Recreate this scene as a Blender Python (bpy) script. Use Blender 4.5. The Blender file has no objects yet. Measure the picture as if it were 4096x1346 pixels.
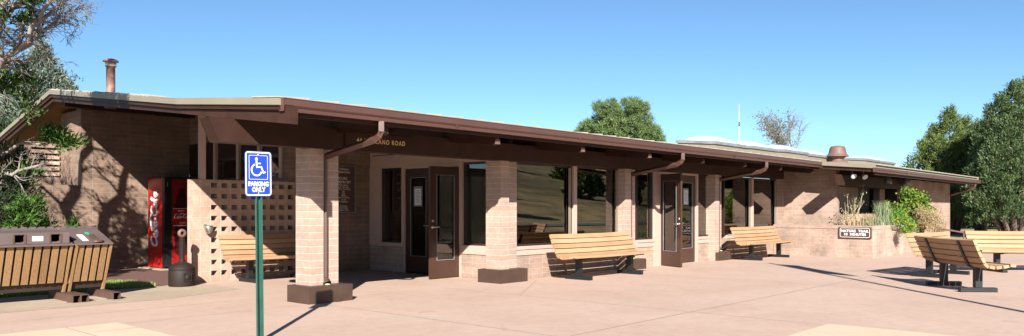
import bpy, math, random
import numpy as np
from mathutils import Vector, Matrix
R = math.radians
random.seed(7)
C = bpy.context.scene.collection
# ------------------------------------------------------------------ materials
AK = .83                     # overall calibration of the paint and masonry colours
def newmat(name):
    m = bpy.data.materials.new(name); m.use_nodes = True
    nt = m.node_tree; b = nt.nodes['Principled BSDF']
    return m, nt, b
def mixrgb(nt, mode, fac, a, b):
    n = nt.nodes.new('ShaderNodeMix'); n.data_type = 'RGBA'; n.blend_type = mode
    for sock, v in ((n.inputs[0], fac), (n.inputs[6], a), (n.inputs[7], b)):
        if isinstance(v, bpy.types.NodeSocket): nt.links.new(v, sock)
        elif isinstance(v, (int, float)): sock.default_value = v
        else: sock.default_value = (*v, 1) if len(v) == 3 else v
    return n.outputs[2]
def noise(nt, scale, detail=4, coord=None, rough=.6, dist=0.0, mapscale=None):
    n = nt.nodes.new('ShaderNodeTexNoise'); n.inputs['Scale'].default_value = scale
    n.inputs['Detail'].default_value = detail; n.inputs['Roughness'].default_value = rough
    n.inputs['Distortion'].default_value = dist
    if coord is None:
        g = nt.nodes.new('ShaderNodeNewGeometry'); coord = g.outputs['Position']
    if mapscale:
        mp = nt.nodes.new('ShaderNodeMapping'); mp.inputs['Scale'].default_value = mapscale
        nt.links.new(coord, mp.inputs['Vector']); coord = mp.outputs['Vector']
    nt.links.new(coord, n.inputs['Vector'])
    return n.outputs['Fac']
def ramp(nt, fac, stops):
    n = nt.nodes.new('ShaderNodeValToRGB'); e = n.color_ramp.elements
    while len(e) < len(stops): e.new(.5)
    for i, (p, c) in enumerate(stops):
        e[i].position = p; e[i].color = (*c, 1) if len(c) == 3 else c
    nt.links.new(fac, n.inputs['Fac']); return n.outputs['Color']
def bump(nt, b, h, strength=.3, dist=.01):
    n = nt.nodes.new('ShaderNodeBump'); n.inputs['Strength'].default_value = strength
    n.inputs['Distance'].default_value = dist
    nt.links.new(h, n.inputs['Height']); nt.links.new(n.outputs['Normal'], b.inputs['Normal'])
def plain(name, col, rough=.6, var=.15, scale=6, metal=0, bumpy=.1, spec=.5, mapscale=None, bscale=40):
    col = tuple(c*AK for c in col)
    m, nt, b = newmat(name)
    f = noise(nt, scale, 5, mapscale=mapscale)
    lo = tuple(c*(1-var) for c in col); hi = tuple(min(1, c*(1+var)) for c in col)
    nt.links.new(ramp(nt, f, [(.3, lo), (.7, hi)]), b.inputs['Base Color'])
    b.inputs['Roughness'].default_value = rough; b.inputs['Metallic'].default_value = metal
    b.inputs['Specular IOR Level'].default_value = spec
    if bumpy: bump(nt, b, noise(nt, bscale, 4), bumpy, .01)
    return m
def brickmat(name, bw, c1, c2, mortar, offset=0.0, msize=.007, row=.1016, stain=.35):
    c1, c2, mortar = [tuple(c*AK for c in k) for k in (c1, c2, mortar)]
    m, nt, b = newmat(name)
    uv = nt.nodes.new('ShaderNodeUVMap')
    t = nt.nodes.new('ShaderNodeTexBrick')
    t.offset = offset; t.squash = 1
    t.inputs['Scale'].default_value = 1; t.inputs['Brick Width'].default_value = bw
    t.inputs['Row Height'].default_value = row; t.inputs['Mortar Size'].default_value = msize
    t.inputs['Mortar Smooth'].default_value = .3; t.inputs['Bias'].default_value = 0
    t.inputs['Color1'].default_value = (*c1, 1); t.inputs['Color2'].default_value = (*c2, 1)
    t.inputs['Mortar'].default_value = (*mortar, 1)
    # slightly wavy courses, as in slump block
    nz = nt.nodes.new('ShaderNodeTexNoise'); nz.inputs['Scale'].default_value = 5; nt.links.new(uv.outputs[0], nz.inputs['Vector'])
    vm = nt.nodes.new('ShaderNodeVectorMath'); vm.operation = 'SCALE'; vm.inputs['Scale'].default_value = .012
    sb = nt.nodes.new('ShaderNodeVectorMath'); sb.operation = 'SUBTRACT'; sb.inputs[1].default_value = (.5, .5, .5)
    nt.links.new(nz.outputs['Color'], sb.inputs[0]); nt.links.new(sb.outputs[0], vm.inputs[0])
    ad = nt.nodes.new('ShaderNodeVectorMath'); ad.operation = 'ADD'
    nt.links.new(uv.outputs[0], ad.inputs[0]); nt.links.new(vm.outputs[0], ad.inputs[1])
    nt.links.new(ad.outputs[0], t.inputs['Vector'])
    f1 = noise(nt, 1.3, 5); f2 = noise(nt, 14, 5)
    c = mixrgb(nt, 'MULTIPLY', 1.0, t.outputs['Color'], ramp(nt, f1, [(.3, (1-stain,)*3), (.62, (1.08, 1.05, 1.03))]))
    c = mixrgb(nt, 'MULTIPLY', .8, c, ramp(nt, f2, [(.25, (.78, .74, .72)), (.7, (1.1, 1.1, 1.1))]))
    nt.links.new(c, b.inputs['Base Color']); b.inputs['Roughness'].default_value = .9
    b.inputs['Specular IOR Level'].default_value = .2
    inv = nt.nodes.new('ShaderNodeMath'); inv.operation = 'MULTIPLY_ADD'; inv.inputs[1].default_value = -1.0; inv.inputs[2].default_value = 1
    nt.links.new(t.outputs['Fac'], inv.inputs[0])
    a2 = nt.nodes.new('ShaderNodeMath'); a2.operation = 'MULTIPLY_ADD'; a2.inputs[1].default_value = .25
    nt.links.new(noise(nt, 35, 5), a2.inputs[0]); nt.links.new(inv.outputs[0], a2.inputs[2])
    bump(nt, b, a2.outputs[0], .6, .012)
    return m
def wood(name, a, bcol, axis, rough=.7):
    a, bcol = [tuple(c*AK for c in k) for k in (a, bcol)]
    m, nt, b = newmat(name)
    co = nt.nodes.new('ShaderNodeTexCoord')
    f = noise(nt, 9, 6, coord=co.outputs['Object'], mapscale=axis, dist=.3)
    f3 = noise(nt, 1.7, 3)
    c = ramp(nt, f, [(.3, a), (.72, bcol)])
    oi = nt.nodes.new('ShaderNodeObjectInfo'); c = mixrgb(nt, 'MULTIPLY', 1.0, c, ramp(nt, oi.outputs['Random'], [(0, (.80, .78, .76)), (.5, (.97, .96, .95)), (1, (1.08, 1.08, 1.08))]))
    c = mixrgb(nt, 'MULTIPLY', .5, c, ramp(nt, f3, [(.3, (.72, .66, .6)), (.7, (1.1, 1.1, 1.1))]))
    nt.links.new(c, b.inputs['Base Color']); b.inputs['Roughness'].default_value = rough
    b.inputs['Specular IOR Level'].default_value = .25
    bump(nt, b, f, .25, .004)
    return m
def leafmat(name, stops, transl=.25):
    stops = [(p, tuple(v*.88 for v in c)) for p, c in stops]
    m, nt, b = newmat(name)
    g = nt.nodes.new('ShaderNodeNewGeometry')
    c = ramp(nt, g.outputs['Random Per Island'], stops)
    c = mixrgb(nt, 'MULTIPLY', .7, c, ramp(nt, noise(nt, 1.1, 3), [(.3, (.7, .75, .7)), (.7, (1.2, 1.15, 1.05))]))
    nt.links.new(c, b.inputs['Base Color']); b.inputs['Roughness'].default_value = .6
    b.inputs['Specular IOR Level'].default_value = .25
    tr = nt.nodes.new('ShaderNodeBsdfTranslucent'); nt.links.new(c, tr.inputs['Color'])
    mx = nt.nodes.new('ShaderNodeMixShader'); mx.inputs[0].default_value = transl
    out = [n for n in nt.nodes if n.type == 'OUTPUT_MATERIAL'][0]
    nt.links.new(b.outputs[0], mx.inputs[1]); nt.links.new(tr.outputs[0], mx.inputs[2]); nt.links.new(mx.outputs[0], out.inputs[0])
    return m
def glassmat(name, tint=(.75, .8, .76), base=.13, amp=1.0, trans=1.0):
    m = bpy.data.materials.new(name); m.use_nodes = True; nt = m.node_tree; nt.nodes.clear()
    out = nt.nodes.new('ShaderNodeOutputMaterial'); tr = nt.nodes.new('ShaderNodeBsdfTransparent'); gl = nt.nodes.new('ShaderNodeBsdfGlossy')
    tr.inputs[0].default_value = (*tint, 1); gl.inputs['Roughness'].default_value = .0; gl.inputs[0].default_value = (.95, .92, .86, 1)
    fr = nt.nodes.new('ShaderNodeFresnel'); fr.inputs[0].default_value = 1.5
    ma = nt.nodes.new('ShaderNodeMath'); ma.operation = 'MULTIPLY_ADD'; ma.inputs[1].default_value = amp; ma.inputs[2].default_value = base
    ma.use_clamp = True
    nt.links.new(fr.outputs[0], ma.inputs[0])
    nz = nt.nodes.new('ShaderNodeTexNoise'); nz.inputs['Scale'].default_value = .9
    g = nt.nodes.new('ShaderNodeNewGeometry'); nt.links.new(g.outputs['Position'], nz.inputs['Vector'])
    bp = nt.nodes.new('ShaderNodeBump'); bp.inputs['Strength'].default_value = .03; bp.inputs['Distance'].default_value = .02
    nt.links.new(nz.outputs['Fac'], bp.inputs['Height']); nt.links.new(bp.outputs[0], gl.inputs['Normal'])
    mx = nt.nodes.new('ShaderNodeMixShader'); nt.links.new(ma.outputs[0], mx.inputs[0])
    nt.links.new(tr.outputs[0], mx.inputs[1]); nt.links.new(gl.outputs[0], mx.inputs[2]); nt.links.new(mx.outputs[0], out.inputs[0])
    return m
M = {}
BC1, BC2, BM = (.41, .30, .24), (.355, .252, .20), (.49, .41, .345)
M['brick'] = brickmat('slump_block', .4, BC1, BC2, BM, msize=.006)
M['rearbrick'] = brickmat('shaded_block', .4, (.275, .195, .148), (.235, .162, .122), (.31, .25, .205))  # darker rear masonry, its colour lowered further to deepen the shade there
M['pillar'] = brickmat('pillar_block', 30, (.43, .325, .268), (.385, .285, .23), (.54, .475, .42), stain=.16, msize=.007)
M['planterbrick'] = brickmat('planter_block', .4, (.49, .365, .30), (.43, .31, .25), (.55, .45, .385), msize=.007)
M['screenbrick'] = brickmat('screen_block', .2, (.52, .375, .295), (.45, .32, .25), (.54, .46, .4), row=.2)
M['pink'] = plain('pink_paint', (.50, .345, .285), .7, .05, 3, bumpy=.05)
M['brown'] = plain('brown_paint', (.040, .0175, .012), .6, .25, 3, bumpy=.12, spec=.2)
M['gutter'] = plain('gutter_paint', (.090, .043, .036), .38, .1, 2, bumpy=.03)
M['basebrown'] = plain('base_paint', (.062, .034, .023), .55, .2, 4, bumpy=.25)
M['doorbrown'] = plain('door_paint', (.058, .027, .017), .35, .1, 2, bumpy=.04)
M['framedark'] = plain('window_frame_paint', (.03, .018, .015), .45, .1, 3, bumpy=0)
M['tan'] = plain('tan_flashing', (.235, .20, .15), .5, .08, 1.5, bumpy=.06)
M['roof'] = plain('tan_roof', (.38, .34, .26), .6, .1, 3, bumpy=.1)
M['steel'] = plain('steel', (.6, .61, .6), .28, .1, 6, metal=.9, bumpy=.03)
M['galv'] = plain('galvanised', (.27, .29, .31), .45, .2, 5, metal=.4, bumpy=.05)
M['dome'] = plain('acrylic_dome', (.55, .58, .62), .2, .04, 2, bumpy=0, spec=.6)
M['chimney'] = plain('rusty_pipe', (.19, .105, .085), .6, .6, 5, bumpy=.2)
M['rustpaint'] = plain('faded_brown_metal', (.15, .085, .068), .6, .2, 5, bumpy=.1)
M['soffit'] = wood('soffit_boards', (.20, .075, .025), (.32, .135, .05), (1, 14, 14))
M['bench'] = wood('bench_timber', (.39, .235, .13), (.50, .32, .19), (.7, 12, 12))
M['benchleg'] = plain('dark_steel_paint', (.007, .009, .011), .5, .2, 8, bumpy=.1)
M['slat'] = wood('bin_timber', (.24, .135, .06), (.39, .24, .12), (9, 9, .8))
M['binlid'] = plain('bin_lid', (.125, .09, .085), .5, .12, 5, bumpy=.15)
M['binbody'] = plain('bin_body', (.035, .022, .018), .6, .1, 4)
M['binfoot'] = plain('bin_foot', (.10, .055, .042), .5, .2, 8)
M['black'] = plain('black_plastic', (.012, .012, .013), .35, .1, 4, bumpy=0)
M['void'] = plain('dark_opening', (.004, .004, .004), .9, 0, 1, bumpy=0, spec=0)
M['white'] = plain('white_paint', (.8, .8, .8), .5, .03, 3, bumpy=0)
M['paper'] = plain('paper', (.75, .74, .78), .6, .04, 3, bumpy=0)
M['ink'] = plain('grey_ink', (.2, .2, .24), .7, .05, 3, bumpy=0)
M['red'] = plain('cola_red', (.48, .013, .012), .3, .08, 3, bumpy=0)
M['shadered'] = plain('shade_darkened_red', (.26, .010, .010), .3, .35, 5, bumpy=0)  # front panel red, darkened so its colour carries the shade
M['coladark'] = plain('bottle_dark', (.05, .008, .008), .3, .4, 9, bumpy=0)
M['blue'] = plain('sign_blue', (.014, .055, .45), .4, .03, 2, bumpy=0)
M['green'] = plain('post_green', (.026, .098, .074), .45, .12, 8, bumpy=.05)
M['signbrown'] = plain('sign_brown', (.10, .05, .04), .5, .08, 4)
M['yellowletters'] = plain('cream_letters', (.75, .55, .25), .5, .04, 4, bumpy=0)
M['ash'] = plain('ash_plastic', (.020, .013, .010), .65, .12, 5, bumpy=.1, spec=.25)
M['lime'] = plain('pale_green_lining', (.42, .62, .28), .5, .15, 9, bumpy=0)
M['plate'] = plain('label_plate', (.72, .68, .6), .5, .08, 30, bumpy=0)
M['teal'] = plain('teal_sticker', (.02, .42, .28), .5, .03, 4, bumpy=0)
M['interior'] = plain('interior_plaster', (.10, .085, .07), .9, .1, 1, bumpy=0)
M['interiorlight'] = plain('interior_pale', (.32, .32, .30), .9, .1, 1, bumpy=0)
M['glass'] = glassmat('window_glass')
M['glassdark'] = glassmat('door_glass', (.7, .75, .72), .06, 1.0)
M['soil'] = plain('soil', (.10, .06, .045), .95, .3, 12, bumpy=.6)
M['stone'] = plain('stone', (.42, .30, .24), .9, .25, 6, bumpy=.4)
M['bark'] = plain('grey_bark', (.22, .19, .165), .9, .35, 8, bumpy=.5, mapscale=(3, 3, .6))
M['barkdark'] = plain('dark_bark', (.12, .09, .07), .9, .3, 8, bumpy=.5, mapscale=(3, 3, .6))
M['polemat'] = plain('pole_paint', (.6, .6, .6), .4, .05, 3, bumpy=0)
M['flag'] = plain('flag_cloth', (.45, .05, .06), .8, .1, 3, bumpy=0)
M['leaf_jun'] = leafmat('juniper_leaf', [(0, (.03, .06, .016)), (.45, (.08, .13, .035)), (1, (.18, .25, .075))])
M['leaf_junlight'] = leafmat('juniper_leaf_light', [(0, (.04, .07, .018)), (.5, (.115, .165, .045)), (1, (.25, .31, .095))])
M['leaf_dark'] = leafmat('juniper_leaf_dark', [(0, (.010, .022, .008)), (.5, (.022, .045, .016)), (1, (.05, .085, .03))])  # darker leaf copy, shade of the trees behind put into the colour
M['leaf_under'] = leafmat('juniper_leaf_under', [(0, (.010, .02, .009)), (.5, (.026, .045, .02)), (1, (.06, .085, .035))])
M['leaf_jungrey'] = leafmat('juniper_leaf_grey', [(0, (.03, .055, .022)), (.5, (.08, .13, .05)), (1, (.19, .26, .12))])
M['leaf_junbright'] = leafmat('juniper_leaf_bright', [(0, (.025, .07, .010)), (.5, (.06, .14, .022)), (1, (.12, .22, .04))])
M['leaf_spruce'] = leafmat('spruce_leaf', [(0, (.035, .055, .042)), (.5, (.10, .14, .115)), (1, (.23, .28, .235))], .1)
M['leaf_pine'] = leafmat('pine_leaf', [(0, (.05, .085, .03)), (.5, (.12, .185, .065)), (1, (.24, .32, .13))])
M['leaf_aspen'] = leafmat('aspen_leaf', [(0, (.10, .12, .06)), (.6, (.17, .19, .11)), (1, (.27, .26, .18))])
M['leaf_bush'] = leafmat('bush_leaf', [(0, (.04, .09, .012)), (.5, (.115, .20, .025)), (1, (.26, .31, .05))])
M['leaf_greygrass'] = leafmat('grey_grass', [(0, (.13, .18, .10)), (.5, (.24, .30, .18)), (1, (.42, .42, .27))])
M['leaf_dry'] = leafmat('dry_stalks', [(0, (.30, .22, .12)), (.5, (.5, .38, .24)), (1, (.62, .48, .34))])
M['leaf_pinkdry'] = leafmat('pink_dry_sprigs', [(0, (.32, .21, .13)), (.5, (.48, .34, .24)), (1, (.5, .5, .2))])
M['leaf_yellow'] = leafmat('yellow_petals', [(0, (.7, .45, .01)), (1, (.85, .65, .03))])
M['leaf_orange'] = leafmat('orange_heads', [(0, (.35, .15, .06)), (1, (.5, .26, .12))])
M['leaf_green'] = leafmat('sprig_green', [(0, (.05, .15, .02)), (.5, (.13, .27, .05)), (1, (.22, .36, .08))])
M['grassblade'] = leafmat('grass_blade', [(0, (.14, .24, .04)), (.5, (.28, .42, .10)), (1, (.48, .52, .2))])
def concrete(name, c, c2, blotch=.22):
    c, c2 = [tuple(v*AK for v in k) for k in (c, c2)]
    m, nt, b = newmat(name)
    f = noise(nt, .55, 6, dist=.6); f2 = noise(nt, 7, 6); f3 = noise(nt, 90, 3)
    col = ramp(nt, f, [(.32, c2), (.62, c)])
    col = mixrgb(nt, 'MULTIPLY', .5, col, ramp(nt, f2, [(.3, (1-blotch,)*3), (.65, (1.04,)*3)]))
    col = mixrgb(nt, 'MULTIPLY', .35, col, ramp(nt, f3, [(.3, (.75, .7, .68)), (.6, (1.05,)*3)]))
    st = noise(nt, 1.6, 7, rough=.7, dist=1.5)
    col = mixrgb(nt, 'MULTIPLY', .8, col, ramp(nt, st, [(.30, (.80, .76, .74)), (.40, (.97, .96, .96)), (.66, (1, 1, 1)), (.74, (1.09, 1.08, 1.07))]))
    gm = noise(nt, 3.3, 3); col = mixrgb(nt, 'MULTIPLY', .7, col, ramp(nt, gm, [(.19, (.72, .66, .63)), (.27, (1, 1, 1))]))
    # small dark specks of dirt
    v = nt.nodes.new('ShaderNodeTexVoronoi'); v.inputs['Scale'].default_value = 1.1; v.inputs['Randomness'].default_value = 1
    g = nt.nodes.new('ShaderNodeNewGeometry'); nt.links.new(g.outputs['Position'], v.inputs['Vector'])
    col = mixrgb(nt, 'MULTIPLY', 1, col, ramp(nt, v.outputs['Distance'], [(.010, (.35, .28, .25)), (.018, (1, 1, 1))]))
    nt.links.new(col, b.inputs['Base Color']); b.inputs['Roughness'].default_value = .92
    b.inputs['Specular IOR Level'].default_value = .2
    bump(nt, b, noise(nt, 60, 6), .25, .006)
    return m
M['plaza'] = concrete('pink_concrete', (.53, .385, .31), (.48, .34, .27), .14)
M['walk'] = concrete('tan_concrete', (.46, .365, .275), (.37, .30, .22))
M['pale'] = concrete('pale_concrete', (.64, .50, .37), (.58, .45, .33), .1)
M['joint'] = plain('joint_dark', (.31, .215, .165), .95, .3, 6, bumpy=0)
M['lava'] = plain('lava_gravel', (.135, .06, .048), .95, .5, 45, bumpy=1.0)
M['dirt'] = plain('dry_grass_ground', (.24, .21, .11), .95, .35, 1.2, bumpy=.5)
M['asphalt'] = plain('asphalt', (.16, .16, .16), .95, .15, 4, bumpy=.2)
def hillmat():
    m, nt, b = newmat('hill_grass')
    col = ramp(nt, noise(nt, .035, 7, dist=1.2), [(.35, (.09, .075, .035)), (.5, (.26, .215, .10)), (.65, (.38, .28, .15))])
    col = mixrgb(nt, 'MULTIPLY', .8, col, ramp(nt, noise(nt, .35, 8, rough=.75), [(.38, (.38, .38, .33)), (.56, (1.25, 1.15, 1.0))]))
    nt.links.new(col, b.inputs['Base Color']); b.inputs['Roughness'].default_value = 1; return m
M['hill'] = hillmat()
# ------------------------------------------------------------------ mesh builder
class MB:
    def __init__(s): s.v = []; s.f = []; s.m = []; s.s = []
    def add(s, vs, fs, mi=0, sm=False):
        o = len(s.v); s.v += [tuple(p) for p in vs]; s.f += [tuple(o+i for i in f) for f in fs]
        s.m += [mi]*len(fs); s.s += [sm]*len(fs); return s
    def box(s, x0, x1, y0, y1, z0, z1, mi=0):
        if x0 > x1: x0, x1 = x1, x0
        if y0 > y1: y0, y1 = y1, y0
        if z0 > z1: z0, z1 = z1, z0
        return s.hexa([(x0, y0, z0), (x1, y0, z0), (x1, y1, z0), (x0, y1, z0), (x0, y0, z1), (x1, y0, z1), (x1, y1, z1), (x0, y1, z1)], mi)
    def hexa(s, p, mi=0):
        return s.add(p, [(0, 3, 2, 1), (4, 5, 6, 7), (0, 1, 5, 4), (1, 2, 6, 5), (2, 3, 7, 6), (3, 0, 4, 7)], mi)
    def prism(s, base, vec, mi=0):
        n = len(base); top = [tuple(a+b for a, b in zip(p, vec)) for p in base]
        fs = [tuple(range(n))[::-1], tuple(range(n, 2*n))] + [(i, (i+1) % n, n+(i+1) % n, n+i) for i in range(n)]
        return s.add(list(base)+top, fs, mi)
    def profx(s, prof, x0, x1, mi=0):           # profile (y,z) extruded along X
        return s.prism([(x0, y, z) for y, z in prof], (x1-x0, 0, 0), mi)
    def profy(s, prof, y0, y1, mi=0):           # profile (x,z) along Y
        return s.prism([(x, y0, z) for x, z in prof], (0, y1-y0, 0), mi)
    def tube(s, pts, rad, n=8, mi=0, cap=True, sm=True):
        pts = [Vector(p) for p in pts]; k = len(pts)
        if isinstance(rad, (int, float)): rad = [rad]*k
        vs = []; t0 = (pts[1]-pts[0]).normalized()
        up = Vector((0, 0, 1)) if abs(t0.z) < .9 else Vector((1, 0, 0))
        u = t0.cross(up).normalized()
        for i, p in enumerate(pts):
            t = (pts[min(i+1, k-1)]-pts[max(i-1, 0)])
            t = t.normalized() if t.length > 1e-9 else t0
            u = (u - t*u.dot(t)); u = u.normalized() if u.length > 1e-6 else t.orthogonal().normalized()
            w = t.cross(u)
            for j in range(n):
                a = 2*math.pi*j/n; vs.append(p + (u*math.cos(a)+w*math.sin(a))*rad[i])
        fs = [(i*n+j, i*n+(j+1) % n, (i+1)*n+(j+1) % n, (i+1)*n+j) for i in range(k-1) for j in range(n)]
        s.add(vs, fs, mi, sm)
        if cap: s.add(vs[:n], [tuple(range(n))[::-1]], mi); s.add(vs[-n:], [tuple(range(n))], mi)
        return s
    def lathe(s, prof, c=(0, 0, 0), n=24, mi=0, sm=True, axis='z'):
        vs = []
        for r, h in prof:
            for j in range(n):
                a = 2*math.pi*j/n
                if axis == 'z': vs.append((c[0]+r*math.cos(a), c[1]+r*math.sin(a), c[2]+h))
                elif axis == 'y': vs.append((c[0]+r*math.cos(a), c[1]+h, c[2]+r*math.sin(a)))
                else: vs.append((c[0]+h, c[1]+r*math.cos(a), c[2]+r*math.sin(a)))
        k = len(prof)
        fs = [(i*n+j, i*n+(j+1) % n, (i+1)*n+(j+1) % n, (i+1)*n+j) for i in range(k-1) for j in range(n)]
        return s.add(vs, fs, mi, sm)
    def ngon(s, pts, mi=0): return s.add(pts, [tuple(range(len(pts)))], mi)
    def build(s, name, mats, parent=None, loc=None, flip=False):
        me = bpy.data.meshes.new(name)
        off = parent_world(parent) if parent is not None else (Vector(loc) if loc else Vector((0, 0, 0)))
        if parent is not None and parent.get('_local'): off = Vector((0, 0, 0))
        V = np.array(s.v, dtype=np.float64) - np.array(off)
        me.from_pydata([tuple(p) for p in V], [], s.f)
        if not isinstance(mats, (list, tuple)): mats = [mats]
        for m in mats: me.materials.append(M[m] if isinstance(m, str) else m)
        me.polygons.foreach_set('material_index', s.m); me.polygons.foreach_set('use_smooth', s.s)
        boxuv(me, off)
        me.update()
        import bmesh
        bm = bmesh.new(); bm.from_mesh(me); bmesh.ops.recalc_face_normals(bm, faces=bm.faces); bm.to_mesh(me); bm.free()
        o = bpy.data.objects.new(name, me); C.objects.link(o)
        if parent is not None: o.parent = parent
        elif loc: o.location = loc
        return o
def parent_world(p):
    v = Vector((0, 0, 0))
    while p is not None: v += Vector(p.location); p = p.parent
    return v
def boxuv(me, off):
    uv = me.uv_layers.new(name='UVMap'); n = len(me.loops)
    co = np.empty(len(me.vertices)*3); me.vertices.foreach_get('co', co); co = co.reshape(-1, 3)+np.array(off)
    out = np.zeros((n, 2))
    for p in me.polygons:
        nx, ny, nz = map(abs, p.normal); vi = list(p.vertices); li = list(p.loop_indices); P = co[vi]
        if nz >= nx and nz >= ny: out[li] = P[:, [0, 1]]
        elif nx > ny: out[li] = P[:, [1, 2]]
        else: out[li] = P[:, [0, 2]]
    uv.data.foreach_set('uv', out.ravel())
def empty(name, loc, label=None, cat=None, group=None, local=False, rz=0):
    o = bpy.data.objects.new(name, None); C.objects.link(o); o.location = loc; o.rotation_euler[2] = rz
    o.empty_display_size = .2
    tag(o, label, cat, group)
    if local: o['_local'] = 1
    return o
def tag(o, label=None, cat=None, group=None, kind=None):
    if label: o['label'] = label
    if cat: o['category'] = cat
    if group: o['group'] = group
    if kind: o['kind'] = kind
    return o
def copy_tree(o, parent=None):
    c = o.copy(); C.objects.link(c)
    if parent is not None: c.parent = parent
    for ch in [x for x in bpy.data.objects if x.parent == o]: copy_tree(ch, c)
    return c
def text(body, name, mat, parent, mtx, size=.1, ext=.002, bold=0.0, shear=0, align='CENTER', spacing=1.0, line=1.0, sx=1.0):
    cu = bpy.data.curves.new(name, 'FONT'); cu.body = body; cu.size = size; cu.extrude = ext; cu.offset = bold
    cu.shear = shear; cu.align_x = align; cu.align_y = 'CENTER'; cu.space_character = spacing; cu.space_line = line; cu.resolution_u = 3
    t = bpy.data.objects.new('tmp', cu); C.objects.link(t)
    dg = bpy.context.evaluated_depsgraph_get(); me = bpy.data.meshes.new_from_object(t.evaluated_get(dg))
    bpy.data.objects.remove(t); bpy.data.curves.remove(cu)
    off = Vector((0, 0, 0)) if parent.get('_local') else parent_world(parent)
    me.transform(Matrix.Translation(-off) @ mtx @ Matrix.Diagonal((sx, 1, 1, 1)))
    me.name = name; me.materials.clear(); me.materials.append(M[mat])
    o = bpy.data.objects.new(name, me); C.objects.link(o); o.parent = parent
    return o
def face_mY(x, y, z):    # text standing up, read by someone looking along +Y
    return Matrix.Translation((x, y, z)) @ Matrix.Rotation(R(90), 4, 'X')
def face_mX(x, y, z):    # text on a plane X=const, read by someone looking along +X
    return Matrix.Translation((x, y, z)) @ Matrix.Rotation(R(-90), 4, 'Z') @ Matrix.Rotation(R(90), 4, 'X')
# ------------------------------------------------------------------ camera, sun, sky
th = math.atan(2802/3150.)
fw = Vector((math.cos(th), math.sin(th), 0)); rt = Vector((math.sin(th), -math.cos(th), 0)); H = 1.36
cam = bpy.data.cameras.new('camera'); co = bpy.data.objects.new('camera', cam); C.objects.link(co)
co.location = (0, 0, H); co.rotation_euler = (R(90), 0, -math.atan2(fw.x, fw.y))
cam.sensor_width = 36; cam.lens = 3150/4096*36; cam.shift_y = 163/4096.; cam.clip_end = 2000; cam.clip_start = .05
bpy.context.scene.camera = co
def at(px, py, D):
    a = (px-2048)/3150.; p = fw*D + rt*(a*D); return Vector((p.x, p.y, H+(836-py)/3150.*D))
SX, SY, TE = .724, .690, .532           # horizontal direction the shadows run, tan(elevation)
elev = math.atan(TE)
sun = bpy.data.lights.new('sun', 'SUN'); so = bpy.data.objects.new('sun', sun); C.objects.link(so)
sun.energy = 5.0; sun.angle = R(.5); sun.color = (1, .955, .88)
ray = Vector((SX*math.cos(elev), SY*math.cos(elev), -math.sin(elev)))
so.rotation_euler = ray.to_track_quat('-Z', 'Y').to_euler(); so.location = (-20, -20, 30)
w = bpy.data.worlds.new('World'); bpy.context.scene.world = w; w.use_nodes = True
sk = w.node_tree.nodes.new('ShaderNodeTexSky'); sk.sky_type = 'NISHITA'; sk.sun_disc = False
sk.sun_elevation = elev; sk.sun_rotation = math.atan2(-SX, -SY)
sk.altitude = 2200; sk.air_density = 1.0; sk.dust_density = .0; sk.ozone_density = 3.0
bg = w.node_tree.nodes['Background']; w.node_tree.links.new(mixrgb(w.node_tree, 'MULTIPLY', 1.0, sk.outputs[0], (.86, 1.04, 1.09)), bg.inputs[0]); bg.inputs[1].default_value = .05
vs = bpy.context.scene.view_settings; vs.view_transform = 'Standard'; vs.look = 'None'; vs.exposure = 1.48; vs.gamma = 1
# ------------------------------------------------------------------ ground
def sheet(name, pts, z, mat, h=.0):
    mb = MB(); mb.prism([(x, y, z-h if h else z) for x, y in pts], (0, 0, h)) if h else mb.ngon([(x, y, z) for x, y in pts])
    return tag(mb.build(name, mat), kind='structure')
def grid_mesh(name, xs, ys, fz, mat):
    mb = MB(); nx, ny = len(xs), len(ys)
    mb.add([(x, y, fz(x, y)) for y in ys for x in xs], [(j*nx+i, j*nx+i+1, (j+1)*nx+i+1, (j+1)*nx+i) for j in range(ny-1) for i in range(nx-1)], 0, True)
    return tag(mb.build(name, mat), kind='structure')
def hz(x, y):
    s = max(0, -y-28); base = -.03
    r = s*.13 + s*s*.0004
    r *= .85+.25*math.sin(x*.013+1)+.1*math.sin(x*.04+y*.03)
    return base + min(r, 60) + (.8*math.sin(x*.11)*math.sin(y*.09) if s > 5 else 0)*min(1, s/40)
xs = [-500, -300, -200]+[-150+12*i for i in range(38)]+[350, 450, 650]
ys = [-420, -330, -260]+[-200+9*i for i in range(21)]+[-14, 0, 20, 60, 150, 300, 600]
grid_mesh('ground', xs, ys, hz, 'hill')
sheet('plaza', [(-14, -9), (25.5, -9), (25.5, 3.6), (60, 3.6), (60, 6), (40, 7.95), (27, 9.9), (10.95, 9.95), (10.95, 14.05), (6.9, 14.05), (6.9, 12.25), (5.4, 11.72), (-14, 11.85)], .006, 'plaza')
sheet('walkway', [(-14, 11.85), (5.4, 11.72), (6.9, 12.25), (6.9, 14.05), (6.85, 14.05), (6.2, 13.72), (-14, 13.8)], .008, 'walk')
sheet('corner_walkway', [(-14, -9), (9.36, -9), (9.36, 3.36), (3.86, 3.36), (3.86, 9.7), (-14, 9.7)], .014, 'pale')
sheet('path', [(-60, -24), (120, -24), (120, -18), (-60, -18)], .03, 'asphalt')
sheet('gravel_bed', [(-3, 13.8), (6.2, 13.72), (6.85, 14.05), (9, 14.3), (9, 18.5), (-3, 18.5)], .012, 'lava')
sheet('vending_pad', [(7.75, 17.15), (9.0, 17.15), (9.0, 18.4), (7.75, 18.4)], .03, 'walk', .05)
mb = MB()
def jl(a, b, w=.008, z=.0105):
    a, b = Vector((*a, z)), Vector((*b, z)); n = (b-a).cross(Vector((0, 0, 1))).normalized()*w/2
    mb.add([a-n, b-n, b+n, a+n], [(0, 1, 2, 3)])
for x in (9.28, 14.0, 18.7, 23.4): jl((x, 3.4 if x < 10 else -8), (x, 9.85))
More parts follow.
